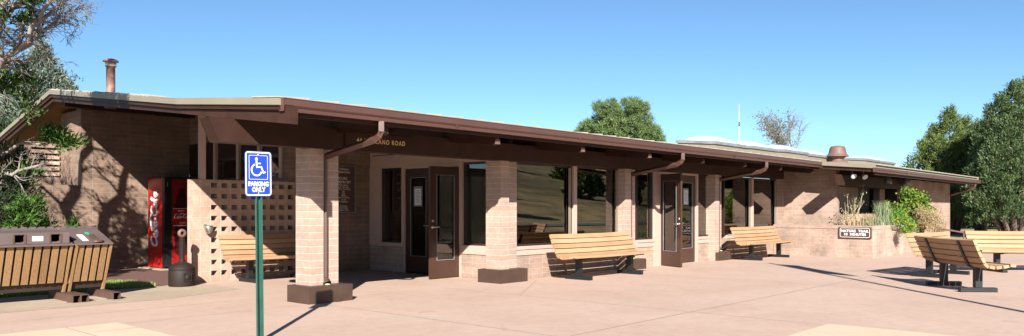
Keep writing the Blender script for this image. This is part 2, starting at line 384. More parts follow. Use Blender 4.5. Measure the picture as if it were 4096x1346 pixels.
jl((6.55, 3.4), (6.55, 9.4)); 
for y in (5.1,): jl((3.9, y), (25.4, y))
jl((11.0, 1.4), (25, 1.4)); jl((-14, 10.75), (6.4, 10.75)); jl((3.9, 9.55), (6.3, 9.55)); jl((11.5, 9.6), (9.3, 8.1))
tag(mb.build('plaza_joints', 'joint'), kind='structure')
mb = MB()
for x in (.9, 3.3): mb.box(x-.006, x+.006, 9.0-6, 9.69, .0145, .0165)
mb.box(3.4, 3.85, 9.1, 9.112, .0145, .0165)
jl((3.3, 9.69), (3.3, 4)); tag(mb.build('walkway_joints', 'joint'), kind='structure')
# grass tufts
def blades(spots, h=(.04, .1), w=.006, lean=.6, seg=1):
    V = []; F = []
    for (x, y, z) in spots:
        a = random.random()*6.283; l = random.uniform(*h); q = random.uniform(0, lean)*l
        dx, dy = math.cos(a)*q, math.sin(a)*q; b = random.random()*6.283; ux, uy = math.cos(b)*w, math.sin(b)*w
        o = len(V); V += [(x-ux, y-uy, z), (x+ux, y+uy, z), (x+dx, y+dy, z+l)]; F.append((o, o+1, o+2))
    return V, F
def raw(name, V, F, mat, parent=None, off=(0, 0, 0)):
    me = bpy.data.meshes.new(name); V = np.asarray(V, dtype=np.float32).reshape(-1, 3)-np.array(off, dtype=np.float32)
    F = np.asarray(F, dtype=np.int32); k = F.shape[1]; n = len(F)
    me.vertices.add(len(V)); me.vertices.foreach_set('co', V.ravel()); me.loops.add(n*k); me.loops.foreach_set('vertex_index', F.ravel())
    me.polygons.add(n); me.polygons.foreach_set('loop_start', np.arange(0, n*k, k, dtype=np.int32)); me.polygons.foreach_set('loop_total', np.full(n, k, dtype=np.int32))
    me.update(calc_edges=True); me.materials.append(M[mat])
    o = bpy.data.objects.new(name, me); C.objects.link(o)
    if parent is not None: o.parent = parent
    return o
sp = []
while len(sp) < 14000:
    x, y = random.uniform(3.6, 6.15), random.uniform(13.76, 15.9)
    d = abs(x-4.9)/1.3
    if y < 15.7-.8*max(0, x-5.0)**1.1 - .35*random.random() and random.random() < .35+.65*(math.sin(x*9)*math.cos(y*11) > -.3): sp.append((x, y, .012))
g = raw('grass', *blades(sp, (.03, .09), .007), 'grassblade'); tag(g, 'patch of short green grass at the edge of the red gravel bed', 'grass', kind='stuff')
sp = [(random.uniform(25.8, 60), random.uniform(-4, 3.4), -.02) for _ in range(9000)]
g = raw('grass', *blades(sp, (.05, .16), .02), 'grassblade'); tag(g, 'green grass verge beyond the plaza at the far right', 'grass', kind='stuff')
sheet('kerb', [(25.5, -9), (25.7, -9), (25.7, 3.6), (25.5, 3.6)], .1, 'walk', .12)
# ------------------------------------------------------------------ BUILDING
B = empty('visitor_center_building', (10.99, 9.87, 0), 'low brown and tan block building with long overhanging roof behind the benches', 'building')
ZB, ZT = 2.25, 2.56
GY, GZ = 8.38, 2.54            # gutter front and bottom
def roofz(y):
    if y <= 11.1: return 2.71+.0906*(y-8.44)
    if y <= 18.5: return 2.951+.1275*(y-11.1)
    return 3.8945-.215*(y-18.5)
def xr(y): return 5.25 if y <= 11.1 else 5.25+.75*min(1, (y-11.1)/7.4)
# --- walls
def wall(name, f, mat='brick', p=B):
    mb = MB(); f(mb); return mb.build(name, mat, p)
RT = .1
def under(y): return roofz(y)-RT-.03
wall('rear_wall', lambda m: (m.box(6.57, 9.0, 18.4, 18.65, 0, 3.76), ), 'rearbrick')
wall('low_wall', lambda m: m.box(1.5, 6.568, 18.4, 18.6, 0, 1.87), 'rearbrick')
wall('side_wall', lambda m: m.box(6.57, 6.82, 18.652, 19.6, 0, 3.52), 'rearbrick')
# louvred wall with openings
mb = MB(); y0, y1 = 19.5, 19.7
gx0, gx1, gz0, gz1 = 5.93, 6.5, 2.12, 2.78
mb.box(5.86, gx0, y0, y1, 0, 2.85); mb.box(gx1, 6.568, y0, y1, 0, 2.85); mb.box(gx0, gx1, y0, y1, 0, gz0); mb.box(gx0, gx1, y0, y1, gz1, 2.85)
lw = mb.build('louvre_wall', 'rearbrick', B)
mb = MB()
for i in range(6):
    z = gz0+.01+i*.125; mb.hexa([(gx0, y0-.04, z-.03), (gx1, y0-.04, z-.03), (gx1, y0+.05, z+.0), (gx0, y0+.05, z+.0), (gx0, y0-.04, z+.035), (gx1, y0-.04, z+.035), (gx1, y0+.05, z+.065), (gx0, y0+.05, z+.065)])
for i in range(4): mb.box(gx0+.01+i*.18, gx0+.035+i*.18, y0+.052, y0+.14, gz0, gz1)
mb.build('louvre', 'screenbrick', lw)
MB().box(gx0-.05, gx1+.05, y1+.02, y1+.3, 2.0, 2.8).build('louvre_recess', 'void', lw)
# entrance recess: wall with notice board, side wall with high windows
def rw(m):
    m.box(8.95, 10.99, 14.0, 14.25, 0, under(14.2))
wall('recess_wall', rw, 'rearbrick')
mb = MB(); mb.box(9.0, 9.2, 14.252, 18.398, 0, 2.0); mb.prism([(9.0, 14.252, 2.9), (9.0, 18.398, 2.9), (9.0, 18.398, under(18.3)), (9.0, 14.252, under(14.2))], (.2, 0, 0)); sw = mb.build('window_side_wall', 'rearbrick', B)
wy = [14.33, 15.17, 16.04, 17.06]
for i in range(3):
    a, b = wy[i]+.05, wy[i+1]-.05
    fr = MB(); fr.box(8.99, 9.06, a, a+.06, 2.0, 2.5); fr.box(8.99, 9.06, b-.06, b, 2.0, 2.5); fr.box(8.99, 9.06, a+.06, b-.06, 2.44, 2.5); fr.box(8.99, 9.06, a+.06, b-.06, 2.0, 2.05)
    wnd = fr.build('window', 'framedark', B)
    MB().box(9.03, 9.036, a+.06, b-.06, 2.05, 2.44).build('pane', 'glass', wnd)
    MB().box(9.0, 9.2, a, b, 2.502, 2.898).build('infill_panel', 'brown', wnd)
MB().box(9.0, 9.2, 17.11, 18.398, 2.002, 2.898).build('infill_panel', 'brown', B)
for y in wy: MB().box(8.93, 9.2, y-.05, y+.05, 2.0, under(y)-.02).build('post', 'pink', B)
MB().box(7.02, 7.12, 13.91, 14.01, 1.902, under(13.9)).build('post', 'pink', B)
# --- door wall X=10.99 (faces -X)
X0 = 10.99
wall('entry_brick', lambda m: m.box(X0, X0+.2, 12.86, 13.998, 0, .55)); wall('entry_brick', lambda m: m.box(X0, X0+.2, 10.4, 11.12, 0, .47))
mb = MB(); t = .16
mb.box(X0-.02, X0+t, 12.86, 14.0, .552, .63); mb.box(X0-.02, X0+t, 10.4, 11.12, .472, .64)
mb.box(X0-.02, X0+t, 13.62, 13.998, .632, 2.24); mb.box(X0-.015, X0+t, 12.86, 12.92, .632, 2.24)
mb.box(X0-.02, X0+t, 11.08, 11.17, .642, 2.28); mb.box(X0-.012, X0+t, 11.121, 11.17, 0, .64)
mb.box(X0, X0+t, 10.4, 13.998, 2.28, under(11)-.01); mb.box(X0-.01, X0+t, 12.861, 13.998, 2.242, 2.279)
mb.box(X0-.008, X0+t, 12.82, 12.858, 0, 2.2); mb.box(X0-.018, X0+t, 11.172, 12.858, 2.205, 2.279)
mb.build('entry_panelling', 'pink', B)
MB().box(X0-.006, X0-.0, 11.3, 13.9, 2.52, 2.535).build('panel_strip', 'brown', B)
def window_x(name, ya, yb, z0, z1):
    fr = MB(); w_ = .05
    for a, b, c, d in ((ya, ya+w_, z0, z1), (yb-w_, yb, z0, z1), (ya+w_, yb-w_, z0, z0+.04), (ya+w_, yb-w_, z1-.04, z1)): fr.box(X0+.03, X0+.11, a, b, c, d)
    fr = fr.build('window', 'framedark', B)
    MB().box(X0+.085, X0+.091, ya+w_, yb-w_, z0+.04, z1-.04).build('pane', 'glass', fr)
window_x('w', 12.92, 13.62, .63, 2.24); window_x('w', 10.4, 11.08, .64, 2.28)
# doors --- leaf built in local coords: hinge at origin, leaf along +x, thickness in y
def leaf(parent, loc, ang, w_=.86, h=2.17, side=1):
    mb = MB(); t = .022; gz0, gz1 = .36, h-.17; a, b = .14, .17
    mb.box(0, a, -t, t, .01, h); mb.box(w_-b, w_, -t, t, .01, h); mb.box(a, w_-b, -t, t, .01, gz0); mb.box(a, w_-b, -t, t, gz1, h)
    e = mb_local('door', mb, 'doorbrown', parent, loc, ang)
    p = MB().box(a, w_-b, -.004, .004, gz0, gz1); mb_sub('door_glass', p, 'glassdark', e)
    p = MB()
    for s in (-1, 1):
        p.box(a-.002, a+.016, s*t, s*(t+.008), gz0-.01, gz1+.01); p.box(w_-b-.010, w_-b+.002, s*t, s*(t+.008), gz0-.01, gz1+.01)
        p.box(a+.016, w_-b-.01, s*t, s*(t+.008), gz0-.008, gz0+.004); p.box(a+.016, w_-b-.01, s*t, s*(t+.008), gz1-.004, gz1+.008)
    mb_sub('glazing_bead', p, 'galv', e)
    for s in (-1, 1):
        p = MB(); p.tube([(w_-.06, s*t, 1.0), (w_-.06, s*(t+.05), 1.0), (w_-.075, s*(t+.06), 1.0), (w_-.19, s*(t+.055), 1.0)], .011, 8)
        p.lathe([(0, s*(t+.012)), (.028, s*(t+.012)), (.03, s*t)], (w_-.06, 0, 1.0), 14, axis='y')
        mb_sub('handle', p, 'steel', e)
        p = MB(); p.lathe([(0, s*(t+.02)), (.02, s*(t+.02)), (.022, s*t)], (w_-.06, 0, 1.12), 12, axis='y'); mb_sub('lock', p, 'steel', e)
    return e
def mb_local(name, mb, mat, parent, loc, ang):
    o = mb.build(name, mat); o.parent = parent; o.location = Vector(loc)-parent_world(parent); o.rotation_euler[2] = ang; return o
def mb_sub(name, mb, mat, parent):
    o = mb.build(name, mat); o.parent = parent; return o
leaf(B, (X0-.01, 11.19, .01), R(181), .79)                 # open leaf, stands out towards -X
leaf(B, (X0+.05, 12.81, .01), R(-90), .80)
mb = MB(); mb.box(X0+.02, X0+.1, 11.172, 11.2, 0, 2.2); mb.box(X0+.02, X0+.1, 12.79, 12.818, 0, 2.2); mb.box(X0+.02, X0+.1, 11.2, 12.79, 2.175, 2.203)
mb.build('door_frame', 'doorbrown', B)
mb = MB()
for z in (.3, 1.9): mb.box(X0-.02, X0+.012, 11.172, 11.2, z, z+.1)
mb.build('hinge', 'steel', B)
# --- front facade Y=9.87
FY = 9.87
for a, b, zz in ((11.192, 14.6, .47), (15.4, 16.12, .47), (18.24, 19.0, .47), (19.9, 23.2, .55)):
    MB().box(a, b, FY, FY+.22, 0, zz).build('front_brick', 'brick', B)
    mb = MB(); mb.box(a, b, FY-.02, FY+.22, zz+.002, .64); mb.box(a, b, FY-.04, FY-.02, zz+.11, .645); mb.build('sill', 'pink', B)
for a, b in ((12.98, 13.09), (14.72, 14.84), (16.12, 16.42), (18.15, 18.24), (19.0, 19.08), (21.40, 21.50), ): MB().box(a, b, FY-.03, FY+.12, .647 if a not in (16.12, 18.15) else 0.0, 2.248).build('mullion', 'pink', B)
MB().box(16.421, 18.149, FY-.02, FY+.12, 2.20, 2.248).build('door_head', 'pink', B)
def window_y(xa, xb, z0, z1, yy=FY+.05, mat='glass'):
    fr = MB(); w_ = .045
    for a, b, c, d in ((xa, xa+w_, z0, z1), (xb-w_, xb, z0, z1), (xa+w_, xb-w_, z0, z0+.035), (xa+w_, xb-w_, z1-.03, z1)): fr.box(a, b, yy-.03, yy+.05, c, d)
    fr = fr.build('window', 'framedark', B)
    MB().box(xa+w_, xb-w_, yy+.022, yy+.028, z0+.035, z1-.03).build('pane', mat, fr)
    return fr
for a, b in ((11.15, 12.98), (13.09, 14.72), (15.42, 16.12), (18.24, 19.0), (19.75, 21.40), (21.50, 23.17)): window_y(a, b, .647, 2.245)
# tan strips painting in the reflection at the right of each big window
mb = MB()
for x in (12.93, 14.67, 18.95, 21.35, 23.12): MB().box(x-.07, x, FY+.005, FY+.018, .69, 2.2).build('reflection_strip', 'tan', B)
MB().box(14.3, 14.42, FY+.3, FY+.36, .66, .78).build('window_ornament', 'plate', B)
# door 2
leaf(B, (16.45, FY-.0, .01), R(-115), .84); leaf(B, (18.13, FY+.03, .01), R(180), .86)
mb = MB(); mb.box(16.42, 16.45, FY+.0, FY+.08, 0, 2.2); mb.box(18.122, 18.15, FY+.06, FY+.1, 0, 2.2); mb.box(16.45, 18.12, FY+.0, FY+.08, 2.183, 2.2)
mb.build('door_frame', 'doorbrown', B)
mb = MB()
for z in (.45, 1.15, 1.9): mb.box(16.42, 16.45, FY-.03, FY-.001, z, z+.1)
mb.build('hinge', 'plate', B)
# --- right part
def rwall(m):
    m.box(23.17, 23.749, FY, FY+.22, 0, under(FY)-.01); m.prism([(23.75, 8.3, 0), (23.75, FY+.22, 0), (23.75, FY+.22, under(FY+.22)-.005), (23.75, 8.3, under(8.3)-.005)], (.25, 0, 0))
wall('wing_side_wall', rwall)
def rwall2(m):
    m.box(24.001, 25.8, 8.42, 8.62, 0, 2.59); m.box(25.8, 28.2, 8.42, 8.6, 0, 1.2); m.box(28.2, 28.75, 8.42, 8.62, 0, 2.6); m.box(25.8, 26.9, 8.7, 8.85, 1.2, 2.6)
wall('wing_front_wall', rwall2)
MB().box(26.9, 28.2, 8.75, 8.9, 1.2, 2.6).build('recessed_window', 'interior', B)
wall('end_wall', lambda m: (m.box(29.2, 35.43, 7.9, 8.15, -.4, 2.5), m.box(35.2, 35.432, 8.152, 18, -.4, 2.5)))
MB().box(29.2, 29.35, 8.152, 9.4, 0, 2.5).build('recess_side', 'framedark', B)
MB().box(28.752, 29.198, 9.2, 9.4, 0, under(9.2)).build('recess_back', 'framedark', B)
# back of the building and inner rooms
mb = MB(); mb.box(9.2, 35.2, 18.2, 18.398, 0, under(18.2)-.02); mb.build('back_wall', 'brick', B)
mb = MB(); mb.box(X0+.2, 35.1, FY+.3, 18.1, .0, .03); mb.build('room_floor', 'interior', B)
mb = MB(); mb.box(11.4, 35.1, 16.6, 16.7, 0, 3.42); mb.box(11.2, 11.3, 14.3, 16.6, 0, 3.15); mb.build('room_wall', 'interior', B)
mb = MB(); mb.box(12.2, 13.0, 12.4, 13.1, .03, 1.0); mb.box(12.25, 12.9, 12.5, 13.0, 1.002, 1.3); mb.box(13.6, 15.2, 14.9, 15.3, .03, 1.1); mb.box(19, 21, 13.5, 14, .03, 1.0)
mb.build('display_counter', 'interiorlight', B)
# --- pillars
for X in (6.53, 10.58, 14.65, 18.85):
    mb = MB(); mb.box(X, X+.22, 9.68, 10.06, .0, ZB-.002); mb.box(X+.22, X+.56, 9.79, 10.061, 0, ZB-.003)
    p = mb.build('pillar', 'pillar', B)
    big = X < 12
    mb = MB()
    if big: mb.box(X-.13, X+.62, 9.52 if X < 7 else 9.57, 10.08 if X < 7 else 10.14, 0, .25)
    else: mb.box(X+.18, X+.68, 9.57, 9.789, 0, .235); mb.box(X-.0, X+.18, 9.59, 9.679, 0, .22)
    if X < 7: mb.box(X+.31, X+.40, 9.49, 9.52, .0, .07)
    mb.build('pillar_base', 'basebrown', p)
# --- beam
mb = MB()
mb.prism([(4.95, 9.60, ZT-.02), (5.10, 9.60, ZB-.02), (23.05, 9.60, ZB), (23.05, 9.60, ZT)], (0, .26, 0))
mb.build('beam', 'brown', B)
mb = MB(); mb.prism([(22.45, 7.9, 2.33), (22.60, 7.9, 2.03), (29.2, 7.9, 2.03), (29.2, 7.9, 2.36)], (0, .2, 0)); mb.build('beam', 'brown', B)
mb = MB(); mb.box(11.1, 23.7, 9.862, 9.95, ZT+.002, 2.72); mb.box(24.0, 28.7, 8.3, 8.4, 2.03, 2.6); mb.build('eave_infill', 'brown', B)
# rafters
def rbot(y): return roofz(y)-RT-.045
for X in (6.99, 9.27, 11.56, 13.84, 16.12, 18.25, 20.4, 22.62):
    MB().prism([(X-.05, 8.56, 2.40), (X-.05, 8.62, 2.38), (X-.05, 11.1, 2.42+.0906*2.35), (X-.05, 11.1, rbot(11.1)), (X-.05, 8.56, rbot(8.56))], (.1, 0, 0)).build('rafter', 'brown', B)
for X in (10.9,):
    MB().prism([(X-.05, 11.102, 2.63), (X-.05, 18.3, 3.6), (X-.05, 18.3, rbot(18.3)), (X-.05, 11.102, rbot(11.102))], (.1, 0, 0)).build('rafter', 'brown', B)
for X in (24.6, 26.2, 27.8, 29.6, 31.3, 32.6, 33.7, 34.7):
    MB().prism([(X-.04, 7.1, 2.30), (X-.04, 7.9, 2.36), (X-.04, 7.9, roofz(7.9)-RT-.045), (X-.04, 7.1, roofz(7.1)-RT-.045)], (.08, 0, 0)).build('rafter', 'brown', B)
# barge board at left gable: deep brown board
def barge(m, x0, x1, ys, depth, top=lambda y: roofz(y)-RT, sk=True):
    for i in range(len(ys)-1):
        a, b = ys[i], ys[i+1]; p, q = (xr(a)-5.25, xr(b)-5.25) if sk else (0, 0)
        m.hexa([(x0+p, a, top(a)-depth[i]), (x1+p, a, top(a)-depth[i]), (x1+q, b, top(b)-depth[i+1]), (x0+q, b, top(b)-depth[i+1]), (x0+p, a, top(a)), (x1+p, a, top(a)), (x1+q, b, top(b)), (x0+q, b, top(b))])
mb = MB(); barge(mb, 5.30, 5.42, [8.3, 10, 11.1, 13.5, 18.5, 24.5], [.215, .16, .12, .13, .14, .16]); mb.build('barge_board', 'brown', B)
mb = MB(); barge(mb, 5.26, 5.299, [8.44, 11.1, 18.5, 24.5], [.05, .05, .06, .07]); mb.build('barge_trim', 'brown', B)
mb = MB(); barge(mb, 22.86, 22.95, [6.95, 8.4], [.10, .10], sk=False); mb.build('barge_board', 'brown', B)
# roof: deck + tan edge
rf = empty('roof', Vector((5.25, 8.44, 2.6))-Vector(B.location)); rf.parent = B
def slab(m, xa, xb, ys, th_, dz=0, mi=0):
    for i in range(len(ys)-1):
        a, b = ys[i], ys[i+1]; p = xr(a)-5.25 if xa < 6 else 0; q = xr(b)-5.25 if xa < 6 else 0; e = p if xb < 7 else 0; f = q if xb < 7 else 0
        m.hexa([(xa+p, a, roofz(a)+dz-th_), (xb+e, a, roofz(a)+dz-th_), (xb+f, b, roofz(b)+dz-th_), (xa+q, b, roofz(b)+dz-th_), (xa+p, a, roofz(a)+dz), (xb+e, a, roofz(a)+dz), (xb+f, b, roofz(b)+dz), (xa+q, b, roofz(b)+dz)], mi)
mb = MB(); slab(mb, 5.27, 35.7, [8.46, 11.1, 18.5], .03, -RT+.0); slab(mb, 22.832, 35.7, [6.95, 8.458], .03, -RT)
mb.build('roof_deck', 'brown', rf)  # underside of the front slope coloured dark brown to mimic shading
mb = MB(); slab(mb, 5.27, 35.7, [18.5, 24.5], .03, -RT+.0); mb.build('rear_soffit', 'soffit', rf)
MB().box(6.15, 9.0, 18.1, 18.3, 3.52, 3.77).build('ridge_beam', 'brown', B)
mb = MB(); slab(mb, 5.27, 22.84, [8.47, 11.1, 18.5, 24.5], RT-.002); slab(mb, 22.84, 35.75, [6.96, 11.1, 18.5, 24.5], RT-.002)
mb.build('roof_covering', 'roof', rf)
mb = MB(); slab(mb, 22.80, 22.838, [6.92, 8.44], RT+.012, .012); mb.build('rake_flashing', 'tan', rf)
mb = MB(); slab(mb, 5.23, 5.268, [8.43, 11.1, 18.5, 24.5], RT-.008, .0)
mb.build('rake_flashing', 'tan', rf)
mb = MB(); random.seed(3)
x = 5.22; 
while x < 35.4:
    wd = .452
    if x >= 22.8 and x-wd < 22.8: mb.build('eave_tile', 'roof', rf); mb = MB()
    y0 = 8.42 if x < 22.8 else 6.9
    z = roofz(y0)
    mb.hexa([(x, y0, z+.0), (x+wd-.012, y0, z+.0), (x+wd-.012, y0+.6, z+.05), (x, y0+.6, z+.05), (x, y0, z+.012), (x+wd-.012, y0, z+.036), (x+wd-.012, y0+.6, z+.09), (x, y0+.6, z+.066)])
    x += wd
mb.build('eave_tile', 'roof', rf)
mb = MB()
for i in range(30):
    y = 12.2+i*.21
    mb.box(xr(y)-.01, xr(y)+.38, y, y+.14, roofz(y)+.002, roofz(y)+.016+.006*(i % 3))
mb.build('rake_tile', 'roof', rf)
# skylights
for (xa, xb, ya, yb, up_) in ((18.7, 20.4, 9.6, 10.7, 0), (21.1, 22.7, 9.7, 10.8, .02), (23.5, 25.3, 9.75, 10.9, .05), (26.2, 28.2, 10.0, 11.05, .05), (31.0, 34.6, 9.75, 10.9, .13)):
    mb = MB(); z0 = roofz(ya)-.05; zt = .29+up_
    def sl(y): return roofz(y)
    mb.hexa([(xa, ya, sl(ya)), (xb, ya, sl(ya)), (xb, yb, sl(yb)), (xa, yb, sl(yb)), (xa, ya, sl(ya)+zt-.06), (xb, ya, sl(ya)+zt-.06), (xb, yb, sl(yb)+zt-.06), (xa, yb, sl(yb)+zt-.06)])
    k = mb.build('skylight', 'tan', B)
    e = .04; mb = MB(); mb.hexa([(xa-e, ya-e, sl(ya)+zt-.075), (xb+e, ya-e, sl(ya)+zt-.075), (xb+e, yb+e, sl(yb)+zt-.075), (xa-e, yb+e, sl(yb)+zt-.075), (xa-e, ya-e, sl(ya)+zt), (xb+e, ya-e, sl(ya)+zt), (xb+e, yb+e, sl(yb)+zt), (xa-e, yb+e, sl(yb)+zt)])
    mb.build('skylight_frame', 'galv', k)
    n = 10; V = []; F = []
    for j in range(n+1):
        for i in range(n+1):
            u, v = i/n, j/n; hh = .18*(max(0, 1-abs(2*u-1)**2.6)*max(0, 1-abs(2*v-1)**2.6))**.8
            y = ya+(yb-ya)*v; V.append((xa+(xb-xa)*u, y, sl(y)+zt-.005+hh))
    F = [(j*(n+1)+i, j*(n+1)+i+1, (j+1)*(n+1)+i+1, (j+1)*(n+1)+i) for j in range(n) for i in range(n)]
    MB().add(V, F, 0, True).build('skylight_dome', 'dome', k)
# chimney and vent
cp = at(443, 386, 16.2)
mb = MB(); z = cp.z
mb.lathe([(.115, -.25), (.115, .0), (.10, .02), (.085, .06), (.085, .60), (.10, .60), (.105, .615), (.105, .70), (.15, .705), (.155, .72), (.12, .75), (.06, .77), (0, .775)], (cp.x, cp.y, z), 24)
mb.build('chimney', 'chimney', rf)
MB().lathe([(.1, .615), (.108, .617), (.108, .66), (.1, .665)], (cp.x, cp.y, z), 24).build('chimney_band', 'steel', rf)
vp = at(3350, 645, 27.2)
mb = MB(); mb.lathe([(.36, -.25), (.33, .0), (.2, .02), (.2, .10), (.3, .17), (.36, .17), (.365, .2), (.33, .22), (.29, .3), (.26, .45), (.22, .52), (.1, .545), (0, .55)], (vp.x, vp.y, vp.z-.02), 28)
mb.tube([(vp.x+.3, vp.y-.05, vp.z-.15), (vp.x+.3, vp.y-.05, vp.z+.17)], .015, 6)
mb.build('roof_vent', 'rustpaint', B)
# --- gutters: K profile along X
def gutter(xa, xb, y, zb, zt):
    mb = MB()
    pr = [(y+.1, zb), (y+.035, zb), (y+.03, zb+.045), (y+.012, zb+.06), (y, zb+.075), (y, zt-.012), (y-.006, zt-.01), (y-.006, zt), (y+.008, zt), (y+.008, zb+.08), (y+.04, zb+.06), (y+.045, zb+.012), (y+.1, zb+.012)]
    mb.profx(pr, xa, xb); mb.box(xa-.004, xa+.004, y, y+.1, zb, zt-.004); mb.box(xb-.004, xb+.004, y, y+.1, zb, zt-.004)
    g_ = mb.build('gutter', 'gutter', B)
    x = xa+2.9
    while x < xb-1:
        MB().profx([(y+.1, zb-.003), (y+.033, zb-.003), (y-.003, zb+.078), (y-.009, zt+.002), (y+.0, zt+.002), (y+.002, zb+.08), (y+.04, zb+.002)], x, x+.05).build('gutter_seam', 'gutter', g_); x += 3.05
    return g_
gutter(5.27, 22.84, 8.37, 2.545, 2.705); gutter(22.79, 35.82, 6.88, 2.37, 2.495)
mb = MB(); mb.box(5.45, 22.84, 8.475, 8.52, 2.50, 2.60); mb.box(22.96, 35.7, 6.985, 7.03, 2.30, 2.385); mb.build('fascia', 'brown', B)
# downspouts
def spout(X, y1, zr, gy, gz, foot=True, wd=.052, xr=0):
    mb = MB(); pts = [(X+xr, gy+.05, gz), (X+xr, gy+.05, gz-.13), (X+xr*.98, gy+.09, gz-.19), (X+xr*.9, gy+.2, gz-.24), (X, y1-.04, zr+.05), (X, y1, zr)]
    if foot: pts += [(X, y1, .34), (X, y1-.03, .285)]
    mb.tube(pts, wd, 4, sm=False)
    if foot: mb.tube([(X, y1+.0, .33), (X, y1-.06, .26)], [wd*1.15, wd*1.35], 8, cap=False)
    o = mb.build('downspout', 'gutter', B)
    if foot: MB().lathe([(0, 0), (.035, .003), (.045, .01), (.03, .02), (0, .025)], (X, y1-.075, .245), 10).build('downspout_lining', 'lime', o)
    mb = MB()
    for k in range(7): 
        t_ = k/6; mb.box(X+xr-.045, X+xr+.045, gy+.02+.1*t_, gy+.026+.1*t_, gz-.15-.06*t_, gz-.14-.06*t_)
    mb.build('elbow_crimp', 'gutter', o)
for X in (6.53, 14.65, 18.85): spout(X+.275, 9.735, 2.08, 8.37, 2.545)
spout(35.3, 7.85, 1.88, 6.95, 2.38, foot=False)
# notches at rafter ends (bent metal hangers)
for X in (9.27, 11.56, 13.84): MB().box(X-.052, X+.052, 8.548, 8.559, 2.395, 2.47).build('rafter_cap', 'rustpaint', B)
# ------------------------------------------------------------------ breeze-block wall
S = empty('breeze_block_wall', (6.85, 14.0, 0), 'pierced tan block screen wall with rows of small holes behind the short bench', 'wall')
mb = MB(); xa = 7.17; nc = 9; cw = .2035
mb.box(6.86, xa, 13.9, 14.1, .0, 1.9)
mb.box(xa, 9.0, 13.9, 14.1, 0, .06)
for c in range(nc):
    for r in range(9):
        x0 = xa+c*cw; z0 = .06+r*.2045; hx0, hx1, hz0, hz1 = x0+.045, x0+.045+.122, z0+.058, z0+.058+.088
        mb.box(x0, hx0, 13.9, 14.1, z0, z0+.2045); mb.box(hx1, x0+cw, 13.9, 14.1, z0, z0+.2045)
        mb.box(hx0, hx1, 13.9, 14.1, z0, hz0); mb.box(hx0, hx1, 13.9, 14.1, hz1, z0+.2045)
mb.build('wall_blocks', 'screenbrick', S)
bk = empty('wall_ashtray', (7.12, 13.82, .99), 'small polished steel bowl mounted on the pierced screen wall', 'ashtray')
mb = MB(); mb.lathe([(0, -.10), (.03, -.095), (.062, -.06), (.078, 0), (.082, .05), (.078, .05), (.06, .0)], (7.12, 13.81, 1.0), 22); mb.build('bowl', 'steel', bk)
MB().box(7.06, 7.11, 13.86, 13.9, 1.03, 1.075).build('bracket', 'steel', bk)
# ------------------------------------------------------------------ vending machine
V_ = empty('vending_machine', (7.9, 17.3, .03), 'tall red and black soft drink vending machine against the rear wall', 'vending machine')
MB().box(7.93, 8.85, 17.42, 18.2, .03, 2.04).build('cabinet', 'red', V_)
mb = MB(); mb.box(7.9, 8.88, 17.3, 17.419, .06, 2.07); mb.box(7.92, 8.86, 17.42, 18.1, .0, .05); mb.build('door', 'black', V_)
MB().box(8.06, 8.84, 17.285, 17.299, .12, 2.02).build('front_panel', 'shadered', V_)
mb = MB()
bot = [(.0, .02), (.10, .02), (.16, .12), (.17, .55), (.13, .75), (.17, .95), (.16, 1.15), (.07, 1.42), (.065, 1.52), (.0, 1.52)]
bx, bz = 8.28, .30
mb.prism([(bx+a, 17.284, bz+b) for a, b in bot]+[(bx-a, 17.284, bz+b) for a, b in bot[::-1] if a > 0], (0, -.005, 0)); mb.build('bottle_picture', 'coladark', V_)
lb = MB(); lb.box(8.07, 8.5, 17.270, 17.278, .98, 1.36); lb.build('bottle_label', 'red', V_)
mb = MB(); mb.box(8.07, 8.5, 17.266, 17.2695, .975, .99); mb.box(8.07, 8.5, 17.266, 17.2695, 1.36, 1.37); mb.build('label_border', 'white', V_)
def script_cola(parent, mtx, L, thick, mat='white'):
    # flowing hand-drawn strokes in a 10 x 2.6 box; letters C o c a - C o l a
    def arc(cx, cy, rx, ry, a0, a1, n=10, sl=.25):
        return [(cx+rx*math.cos(R(a0+(a1-a0)*i/n))+sl*(cy+ry*math.sin(R(a0+(a1-a0)*i/n))), cy+ry*math.sin(R(a0+(a1-a0)*i/n))) for i in range(n+1)]
    st = []
    st.append(arc(1.0, 1.35, .85, 1.2, 50, 320, 14)+[(2.2, .0), (3.2, -.25)])
    st.append(arc(2.2, .75, .4, .55, 0, 360, 12)); st.append(arc(3.2, .75, .4, .55, 50, 310, 10))
    st.append(arc(4.1, .75, .4, .55, 0, 360, 12)); st.append([(4.75, 1.3), (4.6, .6), (4.75, .2), (5.0, .35)])
    st.append([(5.1, .85), (5.6, .95)])
    st.append(arc(6.6, 1.4, .85, 1.25, 50, 320, 14)); st.append([(6.3, 2.5), (5.4, 2.9), (4.2, 2.6), (3.1, 2.2)])
    st.append(arc(7.8, .75, .4, .55, 0, 360, 12))
    st.append([(8.6, .4), (9.2, 2.0), (9.45, 2.6), (9.1, 2.75), (8.8, 2.0), (8.65, .6), (8.8, .2), (9.05, .35)])
    st.append(arc(9.7, .75, .4, .55, 0, 360, 12)); st.append([(10.35, 1.3), (10.2, .6), (10.35, .2), (10.6, .35)])
    k = L/10.7; mb = MB()
    for s_ in st:
        pts = [mtx @ Vector(((x-5.3)*k, (y-1.2)*k, .003)) for x, y in s_]
        n = len(pts); mb.tube(pts, [thick*(.55+.45*math.sin(math.pi*min(1, (i+.5)/n))) for i in range(n)], 5)
    return mb.build('script_lettering', mat, parent)
script_cola(V_, face_mY(8.285, 17.268, 1.19), .40, .009)
script_cola(V_, face_mX(7.925, 17.85, 1.12) @ Matrix.Rotation(R(90), 4, 'Z'), 1.3, .027)
script_cola(V_, face_mY(8.70, 17.28, 1.2) @ Matrix.Rotation(R(75), 4, 'Z'), 1.15, .024)
